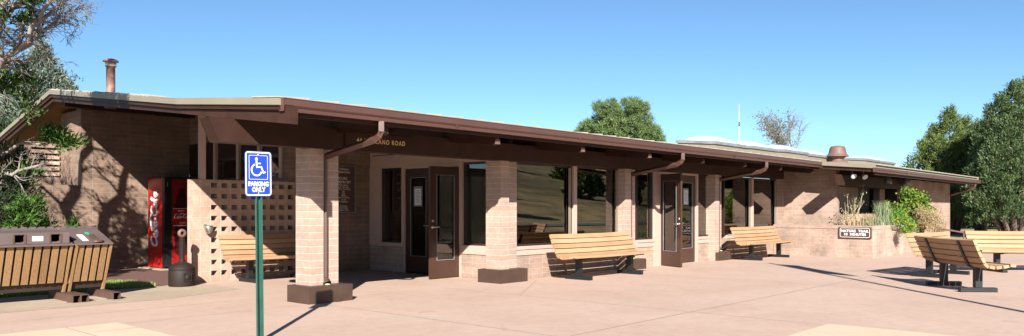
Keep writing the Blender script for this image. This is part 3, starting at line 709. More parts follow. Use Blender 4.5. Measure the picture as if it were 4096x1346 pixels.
text('ENJOY', 'small_lettering', 'white', V_, face_mY(8.26, 17.268, 1.31), .05, .001); text('CLASSIC', 'small_lettering', 'white', V_, face_mY(8.30, 17.268, 1.045), .045, .001)
MB().box(7.95, 7.97, 17.29, 17.299, 1.85, 1.95).build('lock', 'steel', V_)
# ------------------------------------------------------------------ ash receptacle
A = empty('cigarette_receptacle', (6.47, 13.5, 0), 'brown plastic cigarette receptacle with tall neck at the end of the pierced wall', 'ashtray')
mb = MB(); mb.lathe([(0, 0), (.215, .0), (.222, .02), (.222, .27), (.216, .28), (.216, .30), (.222, .31), (.215, .33), (.15, .395), (.06, .43), (.052, .45)], (6.47, 13.5, 0), 32); mb.build('bucket', 'ash', A)
mb = MB(); mb.lathe([(.056, .43), (.046, .5), (.042, .82), (.05, .86)], (6.47, 13.5, 0), 10)
for k in range(8):
    a = k*math.pi/4; mb.box(6.47+.044*math.cos(a)-.005, 6.47+.044*math.cos(a)+.005, 13.5+.044*math.sin(a)-.005, 13.5+.044*math.sin(a)+.005, .46, .84)
mb.build('neck', 'ash', A)
mb = MB(); rr = [(.035, -.03), (.068, -.035), (.078, 0), (.068, .035), (.035, .03), (.03, 0), (.035, -.03)]
mb.lathe(rr, (6.47, 13.5, .93), 20, axis='y'); mb.build('ring_head', 'rustpaint', A)
mb = MB(); mb.box(6.40, 6.54, 13.272, 13.29, .10, .24); mb.lathe([(.0, -.01), (.045, -.01), (.05, 0)], (6.47, 13.27, .17), 18, axis='y'); mb.build('emblem_plate', 'ash', A)
# ------------------------------------------------------------------ recycling bins
def bin_unit(name, xa, xb, label, boxed):
    G_ = empty(name, ((xa+xb)/2, 12.7, 0), label, 'bin', 'slatted bins beside the walkway')
    sl = .22/.55
    def yf(z): return 12.74-(z-.27)*sl
    mb = MB(); mb.hexa([(xa+.04, 12.80, .16), (xb-.04, 12.80, .16), (xb-.04, 13.15, .16), (xa+.04, 13.15, .16), (xa+.03, 12.57, .80), (xb-.03, 12.57, .80), (xb-.03, 13.15, .98), (xa+.03, 13.15, .98)]); mb.build('body', 'binbody', G_)
    n = int(round((xb-xa-.1)/.118)); st_ = (xb-xa-.08)/n
    for i in range(n):
        x = xa+.05+i*st_; w_ = st_-.032; mb = MB()
        mb.hexa([(x, yf(.27)-.035, .27), (x+w_, yf(.27)-.035, .27), (x+w_, yf(.27), .27), (x, yf(.27), .27), (x, yf(.82)-.035, .82), (x+w_, yf(.82)-.035, .82), (x+w_, yf(.82), .82), (x, yf(.82), .82)])
        mb.build('front_slat', 'slat', G_)
    for x in (xa, xb):
        mb = MB(); s_ = 1 if x == xa else -1
        mb.hexa([(x, yf(.12)-.02, .12), (x+.035*s_, yf(.12)-.02, .12), (x+.035*s_, yf(.12)+.10, .12), (x, yf(.12)+.10, .12), (x, yf(.84)-.06, .84), (x+.035*s_, yf(.84)-.06, .84), (x+.035*s_, yf(.84)+.06, .84), (x, yf(.84)+.06, .84)]); mb.build('side_post', 'slat', G_)
        mb = MB()
        for q in range(5):
            ya_ = 12.66+q*.1; mb.hexa([(x-.012*s_, ya_+.06, .25), (x+.01*s_, ya_+.06, .25), (x+.01*s_, ya_+.14, .25), (x-.012*s_, ya_+.14, .25), (x-.012*s_, ya_-.04, .83+q*.035), (x+.01*s_, ya_-.04, .83+q*.035), (x+.01*s_, ya_+.04, .86+q*.035), (x-.012*s_, ya_+.04, .86+q*.035)])
        mb.build('side_slats', 'slat', G_)
        mb = MB(); xx = x+.035*s_; a0, a1, z1 = xx-.055, xx+.055, .115
        mb.box(a0, a0+.008, 12.22, 13.2, 0, z1); mb.box(a1-.008, a1, 12.22, 13.2, 0, z1); mb.box(a0+.008, a1-.008, 12.22, 13.2, z1-.008, z1); mb.box(a0+.008, a1-.008, 12.22, 13.2, .0, .008); mb.box(a0+.01, a1-.01, 12.4, 12.41, .01, z1-.01)
        mb.box(a0-.04, a0, 12.3, 12.36, 0, .012); mb.box(a1, a1+.04, 12.3, 12.36, 0, .012)
        mb.build('foot', 'binfoot', G_)
    lid = MB(); lid.hexa([(xa-.0, 12.44, .825), (xb+.0, 12.44, .825), (xb, 13.15, 1.03), (xa, 13.15, 1.03), (xa, 12.44, .845), (xb, 12.44, .845), (xb, 13.15, 1.075), (xa, 13.15, 1.075)])
    for i in range(int((xb-xa)/.12)): lid.box(xa+.03+i*.12, xa+.10+i*.12, 13.12, 13.17, 1.04, 1.088)
    lid = lid.build('lid', 'binlid', G_)
    if boxed:
        b0, b1 = xa+.12, xb-.05; y0 = 12.47; ops = [3.62+(-.0), 4.05]
        ops = [(3.59, 3.71), (4.05, 4.17)]
        z0, z1 = .86, 1.02; ow = (.885, .99)
        mb = MB(); xs_ = [b0]+[v for o in ops for v in o]+[b1]
        for k in range(0, len(xs_), 2): mb.box(xs_[k], xs_[k+1], y0, y0+.03, z0, z1)
        for a, b in ops: mb.box(a, b, y0, y0+.03, z0, ow[0]); mb.box(a, b, y0, y0+.03, ow[1], z1)
        mb.hexa([(b0, y0+.03, z1-.02), (b1, y0+.03, z1-.02), (b1, y0+.5, z1+.0), (b0, y0+.5, z1+.0), (b0, y0+.03, z1), (b1, y0+.03, z1), (b1, y0+.5, z1+.025), (b0, y0+.5, z1+.025)])
        mb.hexa([(b1-.02, y0+.03, z0-.01), (b1, y0+.03, z0-.01), (b1, y0+.5, z1-.03), (b1-.02, y0+.5, z1-.03), (b1-.02, y0+.03, z1-.021), (b1, y0+.03, z1-.021), (b1, y0+.5, z1-.001), (b1-.02, y0+.5, z1-.001)])
        hb = mb.build('hatch_box', 'binlid', G_)
        for a, b in ops:
            mb = MB(); 
            for q in (a-.022, b): mb.box(q, q+.022, y0-.01, y0, .875, 1.0)
            mb.box(a, b, y0-.01, y0, 1.0-.008, 1.006)
            mb.build('hatch_rim', 'binfoot', hb)
            MB().box(a, b, y0+.12, y0+.125, z0+.02, z1-.03).build('hatch_inside', 'void', hb)
        MB().box(3.81, 3.95, y0-.006, y0-.001, .90, .97).build('label_plate', 'plate', hb)
    else:
        def lp(u, v, h=.006): # point on the lid
            return (xa+u*(xb-xa), 12.44+v*.71, .845+v*.23+h)
        for nm, u0, u1, v0, v1, mt in (('sticker', .24, .40, .16, .52, 'white'), ('sticker', .52, .62, .55, .64, 'teal')):
            mb = MB(); mb.hexa([lp(u0, v0, .001), lp(u1, v0, .001), lp(u1, v1, .001), lp(u0, v1, .001), lp(u0, v0, .006), lp(u1, v0, .006), lp(u1, v1, .006), lp(u0, v1, .006)]); mb.build(nm, mt, lid)
        mb = MB(); mb.hexa([lp(.5, .22, .0), lp(.7, .22, 0), lp(.68, .4, .0), lp(.52, .4, .0), lp(.5, .22, .02), lp(.7, .22, .02), lp(.68, .4, .035), lp(.52, .4, .035)])
        mb.lathe([(.09, 0), (.085, .02), (0, .03)], lp(.6, .1, .0), 14); mb.build('lid_handle', 'binfoot', lid)
    return G_
bin_unit('recycling_bin', 3.00, 4.345, 'wide slatted recycling bin with two square openings in a raised hatch box', True)
bin_unit('litter_bin', 4.385, 4.90, 'narrow slatted bin with plain sloping lid, handle and white sticker', False)
# ------------------------------------------------------------------ benches (local frame: x along, faces -y)
def make_bench(L, legx, label, loc, rz, straps=True, sag=.012):
    b = empty('bench', loc, label, 'bench', 'timber slat benches on the plaza', local=True, rz=rz)
    # slats: list of (y,z,angle) centres ; width .09 thick .038
    prof = []
    y, z, a = -.30, .462, 5
    path = [(-.30, .470, 4), (-.195, .452, -12), (-.088, .437, -8), (.015, .437, 12), (.105, .468, 42), (.155, .552, 62), (.20, .645, 66), (.24, .740, 68), (.278, .832, 69)]
    for i, (y, z, a) in enumerate(path):
        ca, sa = math.cos(R(a)), math.sin(R(a)); hw, ht = .0425, .022
        nseg = 8; mb = MB(); x0, x1 = -L/2, L/2
        rings = []
        for k in range(nseg+1):
            x = x0+(x1-x0)*k/nseg; dz = -sag*(1-(2*k/nseg-1)**2)+random.uniform(-.0008, .0008)
            dy = .0
            rings.append([(x, y+dy+u*hw*ca-v*ht*sa, z+dz+u*hw*sa+v*ht*ca) for u, v in ((-1, -1), (1, -1), (1, 1), (-1, 1))])
        vs_ = [p for r_ in rings for p in r_]
        fs = [(k*4+j, k*4+(j+1) % 4, k*4+4+(j+1) % 4, k*4+4+j) for k in range(nseg) for j in range(4)]+[(3, 2, 1, 0), tuple(nseg*4+j for j in range(4))]
        mb.add(vs_, fs); o = mb.build('seat_slat' if i < 4 else 'back_slat', 'bench', b)
        if i >= 5:
            mb = MB()
            for lx in legx: mb.lathe([(.011, 0), (.011, -.004), (0, -.006)], (lx, y-ht-.002, z-.004), 8, axis='y')
            mb.build('bolt', 'steel', o)
    for lx in legx:
        mb = MB(); mb.box(lx-.05, lx+.05, -.29, .29, .0, .08); mb.build('base_rail', 'benchleg', b)
        mb = MB(); mb.box(lx-.045, lx+.045, -.055, .055, .085, .40); mb.build('leg', 'benchleg', b)
        mb = MB(); t_ = .028; e_ = [(-.33, .438), (-.195, .418), (-.088, .402), (.03, .402), (.135, .44), (.185, .54), (.23, .64), (.268, .735), (.315, .84)]
        for k in range(len(e_)-1):
            (a0, b0), (a1, b1) = e_[k], e_[k+1]; mb.hexa([(lx-.035, a0, b0-.0), (lx+.035, a0, b0), (lx+.035, a1, b1), (lx-.035, a1, b1), (lx-.035, a0+.008, b0-.022), (lx+.035, a0+.008, b0-.022), (lx+.035, a1+.012, b1-.016), (lx-.035, a1+.012, b1-.016)])
        mb.build('support_strap', 'benchleg', b)
    return b
long_ = (-.95, .90)
make_bench(2.68, (-.82, .95), 'long timber bench in front of the big plate windows between two brick pillars', (12.93, 9.06, 0), 0)
make_bench(2.7, (-.75, 1.0), 'long timber bench standing before the planter wall by the last pair of windows', (20.45, 9.08, 0), 0)
make_bench(2.0, (-.55, .55), 'short timber bench against the pierced screen wall, partly shaded by the roof', (8.2, 13.3, 0), 0)
make_bench(2.05, (-.56, .56), 'timber bench turned away from the camera showing its dark back straps', (15.03, 3.2, 0), math.atan2(.70, .88)+0.0)
make_bench(2.0, (-.6, .6), 'timber bench half hidden behind the bench with dark back straps', (17.72, 4.1, 0), R(-8))
make_bench(2.75, (-.85, .95), 'timber bench facing the camera and cut off by the right picture edge', (20.15, 2.83, 0), math.atan2(-.747, .665))
# ------------------------------------------------------------------ planter
Pn = empty('planter', (22.3, 6.84, 0), 'waist high tan block planter wall full of shrubs in front of the far wing', 'planter')
def strip(mb, a, b, t, z0, z1, side=1):
    a, b = Vector((*a, 0)), Vector((*b, 0)); d_ = (b-a).normalized(); n = Vector((-d_.y, d_.x, 0))*t*side
    mb.prism([(a.x, a.y, z0), (b.x, b.y, z0), (b.x+n.x, b.y+n.y, z0), (a.x+n.x, a.y+n.y, z0)], (0, 0, z1-z0))
def uvstrip(o, a, b):
    uv = o.data.uv_layers[0]; d_ = (Vector((*b, 0))-Vector((*a, 0))).normalized(); off = parent_world(o.parent)
    for l in o.data.loops:
        p = o.data.vertices[l.vertex_index].co+off; uv.data[l.index].uv = ((p-Vector((*a, 0))).dot(d_), p.z)
pa, pb, pc = (22.92, 9.86), (22.3, 6.84), (27.6, 6.84)
mb = MB(); strip(mb, pa, pb, .2, 0, .80, 1); o = mb.build('planter_side', 'planterbrick', Pn); uvstrip(o, pa, pb)
mb = MB(); strip(mb, (22.506, 6.845), pc, .2, 0, .80, 1); o = mb.build('planter_front', 'planterbrick', Pn)
mb = MB(); strip(mb, (22.905, 9.86), (22.285, 6.83), .24, .802, .895, 1); o = mb.build('planter_coping', 'planterbrick', Pn); uvstrip(o, pa, pb)
mb = MB(); strip(mb, (22.53, 6.83), (27.6, 6.83), .24, .802, .893, 1); o = mb.build('planter_coping', 'planterbrick', Pn)
mb = MB(); mb.prism([(22.56, 7.05, .3), (27.6, 7.05, .3), (27.6, 8.41, .3), (24.01, 8.41, .3), (23.74, 8.29, .3), (23.74, 9.86, .3), (23.14, 9.86, .3)], (0, 0, .48)); mb.build('planter_soil', 'soil', Pn)
# trail sign on the planter side face
dirv = (Vector((*pb, 0))-Vector((*pa, 0))).normalized(); nrm = Vector((dirv.y, -dirv.x, 0))    # outward
if nrm.x > 0: nrm = -nrm
def on_face(px, py):
    d_ = Vector((fw.x+(px-2048)/3150*rt.x, fw.y+(px-2048)/3150*rt.y, (836-py)/3150)); P0 = Vector((*pa, 0))
    t_ = (P0.dot(nrm))/(d_.dot(nrm)); return d_*t_+Vector((0, 0, H))
c0, c1 = on_face(3358, 908), on_face(3488, 956)
ctr = (c0+c1)/2+nrm*.03; wd = abs((c1-c0).dot(dirv)); ht = c0.z-c1.z
Tm = Matrix.Translation(ctr) @ Matrix((( dirv.x, 0, nrm.x, 0), (dirv.y, 0, nrm.y, 0), (0, 1, 0, 0), (0, 0, 0, 1)))
ts = empty('trail_sign', ctr, 'brown routed sign with white lettering about the nature trail on the planter', 'sign')
def plate(w_, h_, r_, z0, z1, mtx, n=6):
    pts = []
    for cx_, cy_, a0 in ((w_/2-r_, h_/2-r_, 0), (-w_/2+r_, h_/2-r_, 90), (-w_/2+r_, -h_/2+r_, 180), (w_/2-r_, -h_/2+r_, 270)):
        for i in range(n+1): a = R(a0+90*i/n); pts.append((cx_+r_*math.cos(a), cy_+r_*math.sin(a)))
    mb = MB(); k = len(pts)
    mb.add([mtx @ Vector((x, y, z0)) for x, y in pts]+[mtx @ Vector((x, y, z1)) for x, y in pts], [tuple(range(k))[::-1], tuple(range(k, 2*k))]+[(i, (i+1) % k, k+(i+1) % k, k+i) for i in range(k)])
    return mb
def ring(w_, h_, r_, t_, z0, z1, mtx, n=6):
    def pl(w2, h2, r2):
        q = []
        for cx_, cy_, a0 in ((w2/2-r2, h2/2-r2, 0), (-w2/2+r2, h2/2-r2, 90), (-w2/2+r2, -h2/2+r2, 180), (w2/2-r2, -h2/2+r2, 270)):
            for i in range(n+1): a = R(a0+90*i/n); q.append((cx_+r2*math.cos(a), cy_+r2*math.sin(a)))
        return q
    A_, B_ = pl(w_, h_, r_), pl(w_-2*t_, h_-2*t_, max(.002, r_-t_)); k = len(A_)
    V = [mtx @ Vector((x, y, z1)) for x, y in A_]+[mtx @ Vector((x, y, z1)) for x, y in B_]+[mtx @ Vector((x, y, z0)) for x, y in A_]+[mtx @ Vector((x, y, z0)) for x, y in B_]
    F = []
    for i in range(k): j = (i+1) % k; F += [(i, j, k+j, k+i), (2*k+i, 2*k+j, j, i), (k+i, k+j, 3*k+j, 3*k+i)]
    return MB().add(V, F)
plate(wd, ht, .015, -.02, .01, Tm).build('board', 'signbrown', ts)
ring(wd*.92, ht*.86, .05, .012, .01, .014, Tm).build('border', 'white', ts)
text('NATURE  TRAIL\n10  MINUTES', 'lettering', 'white', ts, Tm @ Matrix.Translation((0, -.005, .012)), ht*.30, .002, .0035, spacing=1.12, line=1.02, sx=1.12)
# ------------------------------------------------------------------ accessible parking sign
post = at(1036, 1368, 8.05); px_, py_ = post.x, post.y
PS = empty('parking_sign', (px_, py_, 0), 'blue and white accessible parking sign on a green steel post', 'sign', local=True); PS.rotation_euler = (0, R(-.7), R(2))
mb = MB(); mb.box(-.022, .022, .0, .006, -.1, 1.9); mb.box(-.028, -.020, -.028, .002, -.1, 1.9); mb.box(.020, .028, -.028, .002, -.1, 1.9); mb.box(-.036, -.028, -.034, -.028, -.1, 1.9); mb.box(.028, .036, -.034, -.028, -.1, 1.9)
mb.build('post', 'green', PS)
mb = MB()
for i in range(56): mb.box(-.0195, -.0175, -.024, -.012, .02+i*.025, .034+i*.025); mb.box(-.006, .006, -.0022, -.0002, .02+i*.025, .031+i*.025)
for i in range(56): mb.box(-.0355, -.0295, -.0352, -.0342, .02+i*.025, .033+i*.025)
mb.build('post_holes', 'black', PS)
SM = Matrix.Translation((-.012, -.042, 1.715)) @ Matrix.Rotation(R(90), 4, 'X')
sw_, sh_ = .308, .458
plate(sw_, sh_, .035, -.003, .0, SM).build('plate', 'blue', PS)
ring(sw_-.014, sh_-.014, .03, .013, .0, .0012, SM).build('border', 'white', PS)
ring(.215, .245, .01, .004, .0, .0012, SM @ Matrix.Translation((0, .065, 0))).build('symbol_frame', 'white', PS)
mb = MB()
sy = SM @ Matrix.Translation((-.005, .062, .001))
def flat(pts, r_):
    for i in range(len(pts)-1):
        a, b = Vector((*pts[i], 0)), Vector((*pts[i+1], 0)); n = (b-a).cross(Vector((0, 0, 1))).normalized()*r_; e = (b-a).normalized()*r_*.3
        q = [a-n-e, b-n+e, b+n+e, a+n-e]; mb.add([sy @ v for v in q]+[sy @ (v+Vector((0, 0, .0012+.0001*i))) for v in q], [(3, 2, 1, 0), (4, 5, 6, 7), (0, 1, 5, 4), (1, 2, 6, 5), (2, 3, 7, 6), (3, 0, 4, 7)])
hd = [(-.018+.016*math.cos(R(a)), .088+.016*math.sin(R(a))) for a in range(0, 360, 30)]
mb.add([sy @ Vector((x, y, .0016)) for x, y in hd], [tuple(range(12))])
flat([(-.018, .075), (-.012, .0)], .0085); flat([(-.015, .043), (.03, .043)], .006); flat([(-.014, .008), (.038, .008), (.062, -.052), (.082, -.043)], .0075)
flat([(-.016+.0-.0+.058*math.cos(R(a)), -.022+.058*math.sin(R(a))) for a in range(112, 352, 15)], .007)
mb.build('wheelchair_symbol', 'white', PS)
text('PARKING\nONLY', 'lettering', 'white', PS, SM @ Matrix.Translation((0, -.134, .0008)), .064, .0006, .0024, spacing=1.02, line=.9, sx=.86)
mb = MB(); mb.lathe([(.009, 0), (.008, -.004), (0, -.005)], (-.012, -.0435, 1.91), 10, axis='y'); mb.lathe([(.009, 0), (.008, -.004), (0, -.005)], (-.012, -.0435, 1.515), 10, axis='y'); mb.build('bolt', 'steel', PS)
# ------------------------------------------------------------------ other signs and boards
nb = empty('notice_board', (10.0, 13.97, 1.75), 'dark framed notice board with small white lettering in the entrance recess', 'notice board')
MB().box(9.35, 10.56, 13.955, 13.998, 1.27, 2.29).build('panel', 'signbrown', nb)
mb = MB(); mb.box(9.35, 9.375, 13.945, 13.9545, 1.27, 2.29); mb.box(10.535, 10.56, 13.945, 13.9545, 1.27, 2.29); mb.box(9.375, 10.535, 13.945, 13.9545, 1.27, 1.29); mb.box(9.375, 10.535, 13.945, 13.9545, 2.27, 2.29); mb.build('frame', 'galv', nb)
text('Volcano\nMonument', 'lettering', 'plate', nb, face_mY(10.25, 13.953, 2.18), .075, .001, .001, line=.85)
text('HOURS\n - 4:00PM MT', 'lettering', 'plate', nb, face_mY(10.20, 13.953, 1.97), .085, .001, .001, line=.95)
text('Park Opens\nSee The Land\nUp On The Deck\nUp\nDay\nSafety\nPass On Walks\nTo Be\nProhibited\n\nElevation\nDon\'t Ride\nHighest Point', 'lettering', 'plate', nb, face_mY(10.24, 13.953, 1.60), .052, .001, .0006, line=.86)
rs = empty('address_sign', (7.7, 9.58, 2.38), 'brown board with cream street address lettering on the roof beam', 'sign')
MB().box(7.06, 8.42, 9.572, 9.598, 2.26, 2.50).build('board', 'brown', rs)
text('44 VOLCANO ROAD', 'lettering', 'yellowletters', rs, face_mY(7.735, 9.569, 2.385), .100, .002, .0012, spacing=1.28, sx=.84)
def notice(loc_mtx, label, nm='door_notice'):
    p = loc_mtx.translation; e = empty(nm, p, label, 'notice')
    plate(.27, .42, .01, 0, .008, loc_mtx).build('holder', 'galv', e); plate(.19, .34, .004, .0085, .010, loc_mtx @ Matrix.Translation((0, -.01, 0))).build('paper', 'paper', e)
    mb = MB()
    for i in range(9): q = loc_mtx @ Matrix.Translation((0, .11-i*.03, .0105)); mb.add([q @ Vector((a, b, 0)) for a, b in ((-.07, 0), (.07 if i % 3 else .04, 0), (.07 if i % 3 else .04, .01), (-.07, .01))], [(0, 1, 2, 3)])
    mb.build('printed_lines', 'ink', e)
notice(face_mX(X0+.02, 12.42, 1.62), 'white printed notice on the closed leaf of the shaded entrance door')
notice(face_mY(17.62, FY-.012, 1.66), 'white printed notice on the closed leaf of the sunlit far door')
so_ = empty('wall_socket', (9.9, 13.97, .5), 'pair of small outlet covers low on the shaded recess wall', 'outlet')
MB().box(9.72, 9.80, 13.975, 13.998, .42, .54).build('cover', 'black', so_); MB().box(10.12, 10.17, 13.98, 13.998, .48, .58).build('box', 'galv', so_)
# flood lights
for i, (px, py, lb) in enumerate(((3412, 702, 'left one of the two small silver spotlights under the wing roof'), (3457, 705, 'right one of the two small silver spotlights under the wing roof'))):
    p = at(px, py, 22.3); e = empty('spotlight', p, lb, 'light', 'spotlights under the wing roof')
    d_ = Vector((-.55, -.6, -.6)).normalized(); mb = MB(); mb.tube([p-d_*.09, p-d_*.02, p+d_*.06], [.03, .06, .085], 14, cap=True); mb.build('lamp_head', 'galv', e)
    MB().tube([p+d_*.058, p+d_*.066], [.075, .07], 14).build('lens', 'dome', e)
    MB().tube([p-d_*.05, p-d_*.05+Vector((0, 0, .14)), p+Vector((.05, .05, .2))], .014, 6).build('arm', 'galv', e)
for px, py, lb in ((3549, 724, 'grey can light hanging from the wing eave, nearer of the two'), (3625, 728, 'grey can light hanging from the wing eave, farther of the two')):
    p = at(px, py, 25.6 if px < 3600 else 26.6); e = empty('can_light', p, lb, 'light', 'can lights under the wing eave')
    mb = MB(); mb.lathe([(0, .14), (.10, .13), (.13, .0), (.15, -.11), (.13, -.11), (.10, .05)], p, 18); mb.build('shade', 'galv', e); MB().tube([p+Vector((0, 0, .12)), p+Vector((0, 0, .3))], .02, 6).build('stem', 'galv', e)
# antenna
p0 = at(2957, 640, 26); an = empty('antenna', p0, 'thin white whip antenna rising behind the skylights', 'antenna')
def zz(py): return H+(836-py)/3150*26
MB().tube([(p0.x, p0.y, zz(640)), (p0.x, p0.y, zz(507))], .020, 8).build('mast', 'white', an)
MB().tube([(p0.x, p0.y, zz(507)), (p0.x, p0.y, zz(488))], .016, 8).build('joint_collar', 'black', an)
MB().tube([(p0.x, p0.y, zz(488)), (p0.x, p0.y, zz(418))], [.009, .005], 6).build('whip', 'white', an)
MB().tube([(p0.x-.1, p0.y, zz(620)), (p0.x-.06, p0.y, zz(500))], .004, 4).build('cable', 'black', an)
# handrail
hr = empty('handrail', (26, 6.3, 0), 'brown metal stair handrail between the planter and the benches', 'handrail')
q = [at(3741, 916, 23.5), at(3760, 915, 23.6), at(3855, 932, 24.2), at(3945, 948, 25)]
mb = MB(); mb.tube([(q[0].x, q[0].y, 0), q[0], q[1], q[2], q[3], (q[3].x+.5, q[3].y, q[3].z-.1)], .025, 8); mb.build('rail', 'rustpaint', hr)
for k in (1, 2): MB().tube([(q[k].x, q[k].y, 0), q[k]], .022, 8).build('post', 'rustpaint', hr)
mb = MB(); a, b, c_ = Vector((23.92, 6.75, .84)), Vector((25.1, 6.74, .74)), Vector((26.8, 6.73, .62)); mb.tube([a+Vector((0, .09, .03)), a, b, c_], .022, 8); mb.build('wall_rail', 'rustpaint', hr)
# flag pole, outside the frame: its shadow crosses the plaza
fx, fy = 12.2-SX*5.2, 1.85-SY*5.2
fp = empty('flagpole', (fx, fy, 0), 'tall pale flagpole with a hanging flag standing near the parking kerb', 'flagpole')
MB().lathe([(0, 0), (.12, 0), (.12, .05), (.06, .08), (.055, 4), (.04, 7.6), (.06, 7.62), (.05, 7.7), (0, 7.74)], (fx, fy, 0), 16).build('pole', 'polemat', fp)
mb = MB(); n = 12
Vv = []
for i in range(n+1):
    for j in range(6):
        z_ = 7.45-i*.125; wv = .10*math.sin(j*1.4+i*.3)
        Vv.append((fx+.06+j*.085*(1-.35*i/n)*.8, fy+.03+wv-j*.05, z_-j*.06))
mb.add(Vv, [(i*6+j, i*6+j+1, (i+1)*6+j+1, (i+1)*6+j) for i in range(n) for j in range(5)], 0, True); mb.build('flag', 'flag', fp)
# ------------------------------------------------------------------ vegetation
rng = np.random.default_rng(11)
def sprays(centers, dirs, n, length, width, spread, rad):
    """n slim kite leaves per centre, pointing near dirs."""
    cc = np.repeat(centers, n, 0); dd = np.repeat(dirs, n, 0); k = len(cc)
    p = cc + rng.normal(0, 1, (k, 3))*np.asarray(rad)
    d = dd + rng.normal(0, spread, (k, 3)); d /= np.linalg.norm(d, axis=1)[:, None]+1e-9
    L = length*rng.uniform(.6, 1.3, (k, 1)); s = np.cross(d, rng.normal(0, 1, (k, 3))); s /= np.linalg.norm(s, axis=1)[:, None]+1e-9
    W = width*rng.uniform(.7, 1.3, (k, 1))
    V = np.empty((k, 4, 3)); V[:, 0] = p; V[:, 1] = p+d*L*.5+s*W; V[:, 2] = p+d*L; V[:, 3] = p+d*L*.5-s*W
    F = np.arange(k*4).reshape(k, 4); return V.reshape(-1, 3), F
def crown_pts(c, rx, rz, n, shape='cone', seed=1, lump=.25, inner=.35):
    r = np.random.default_rng(seed); P = []; D = []
    bl = r.normal(0, 1, (26, 3)); bl /= np.linalg.norm(bl, axis=1)[:, None]; amp = r.uniform(-1, 1, 26)
    sub = 9 if n > 300 else 1
    for q_ in range(n):
        if q_ % sub == 0: h0 = r.uniform(0, 1)**.85; a0 = r.uniform(0, 2*math.pi); t0 = 1-inner*r.uniform(0, 1)**1.5
        h = min(1, max(0, h0+r.normal()*.24/rz)) if sub > 1 else h0; a = a0+(r.normal()*.2/rx if sub > 1 else 0)
        if shape == 'cone': rad = (1-h)**.6*(.35+.65*min(1, h*6+.3))
        elif shape == 'spruce': rad = (1-h)**.9*(.8+.2*math.sin(h*38))
        else: rad = math.sqrt(max(0, 1-(2*h-1)**2))
        v = np.array([math.cos(a), math.sin(a), (h-.4)*2]); v /= np.linalg.norm(v)
        lum = 1+lump*np.sum(amp*np.exp(-8*(1-bl@v)))
        t = (t0+(r.normal()*.10/rx*1.5 if sub > 1 else 0))*lum
        P.append((c[0]+math.cos(a)*rad*rx*t, c[1]+math.sin(a)*rad*rx*t, c[2]+h*rz*(1+.04*r.normal())))
        D.append((math.cos(a)*.7, math.sin(a)*.7, .55+.5*h))
    return np.array(P), np.array(D)
def limb(mb, p, d, L, r0, depth, wig=.25, kids=3, gravity=0.0, minr=.004, tips=None, sides=5, shrink=.68):
    pts = [Vector(p)]; n = 5; d = Vector(d).normalized(); rad = [r0]
    for i in range(n):
        d = (d + Vector((random.gauss(0, wig), random.gauss(0, wig), random.gauss(0, wig)+gravity))*.55).normalized()
        pts.append(pts[-1]+d*L/n); rad.append(max(minr, r0*(1-.55*(i+1)/n)))
    mb.tube(pts, rad, sides if r0 > .02 else 4 if r0 > .009 else 3, cap=False)
    if depth == 0:
        if tips is not None: tips.append((pts[-1], d))
        return
    for k in range(kids):
        i = random.choice((2, 3, 4, 5)); ax = Vector((random.gauss(0, 1), random.gauss(0, 1), random.gauss(0, .7)))
        nd = (d*1.0 + ax.normalized()*.85).normalized()
        limb(mb, pts[i], nd, L*random.uniform(.55, .8), max(minr, rad[i]*shrink), depth-1, wig, kids, gravity, minr, tips, sides, shrink)
def conifer(name, c, rx, rz, n, leaf, lab, shape='cone', seed=1, per=30, L=.16, W=.028, cl=.16, trunkr=.2, lump=.25, group=None, base=.4, inner=.35):
    e = empty(name, (c[0], c[1], 0), lab, 'tree', group)
    P, D = crown_pts((c[0], c[1], base), rx, rz, n, shape, seed, lump, inner)
    V, F = sprays(P, D, per, L, W, .55, (cl, cl, cl*.8))
    raw('crown', V, F, leaf, e, off=(c[0], c[1], 0))
    mb = MB(); random.seed(seed)
    mb.tube([(c[0], c[1], -.3), (c[0]+.05, c[1], rz*.4), (c[0], c[1]+.05, base+rz*.92)], [trunkr, trunkr*.7, .03], 8)
    for k in range(16):
        h = base+rz*random.uniform(.05, .75); a = random.uniform(0, 6.28); l = rx*.75*(1-(h-base)/rz*.8)
        mb.tube([(c[0], c[1], h), (c[0]+math.cos(a)*l*.5, c[1]+math.sin(a)*l*.5, h+.1*l), (c[0]+math.cos(a)*l, c[1]+math.sin(a)*l, h+.35*l)], [trunkr*.3, trunkr*.18, .01], 5)
    mb.build('trunk', 'barkdark', e)
    return e
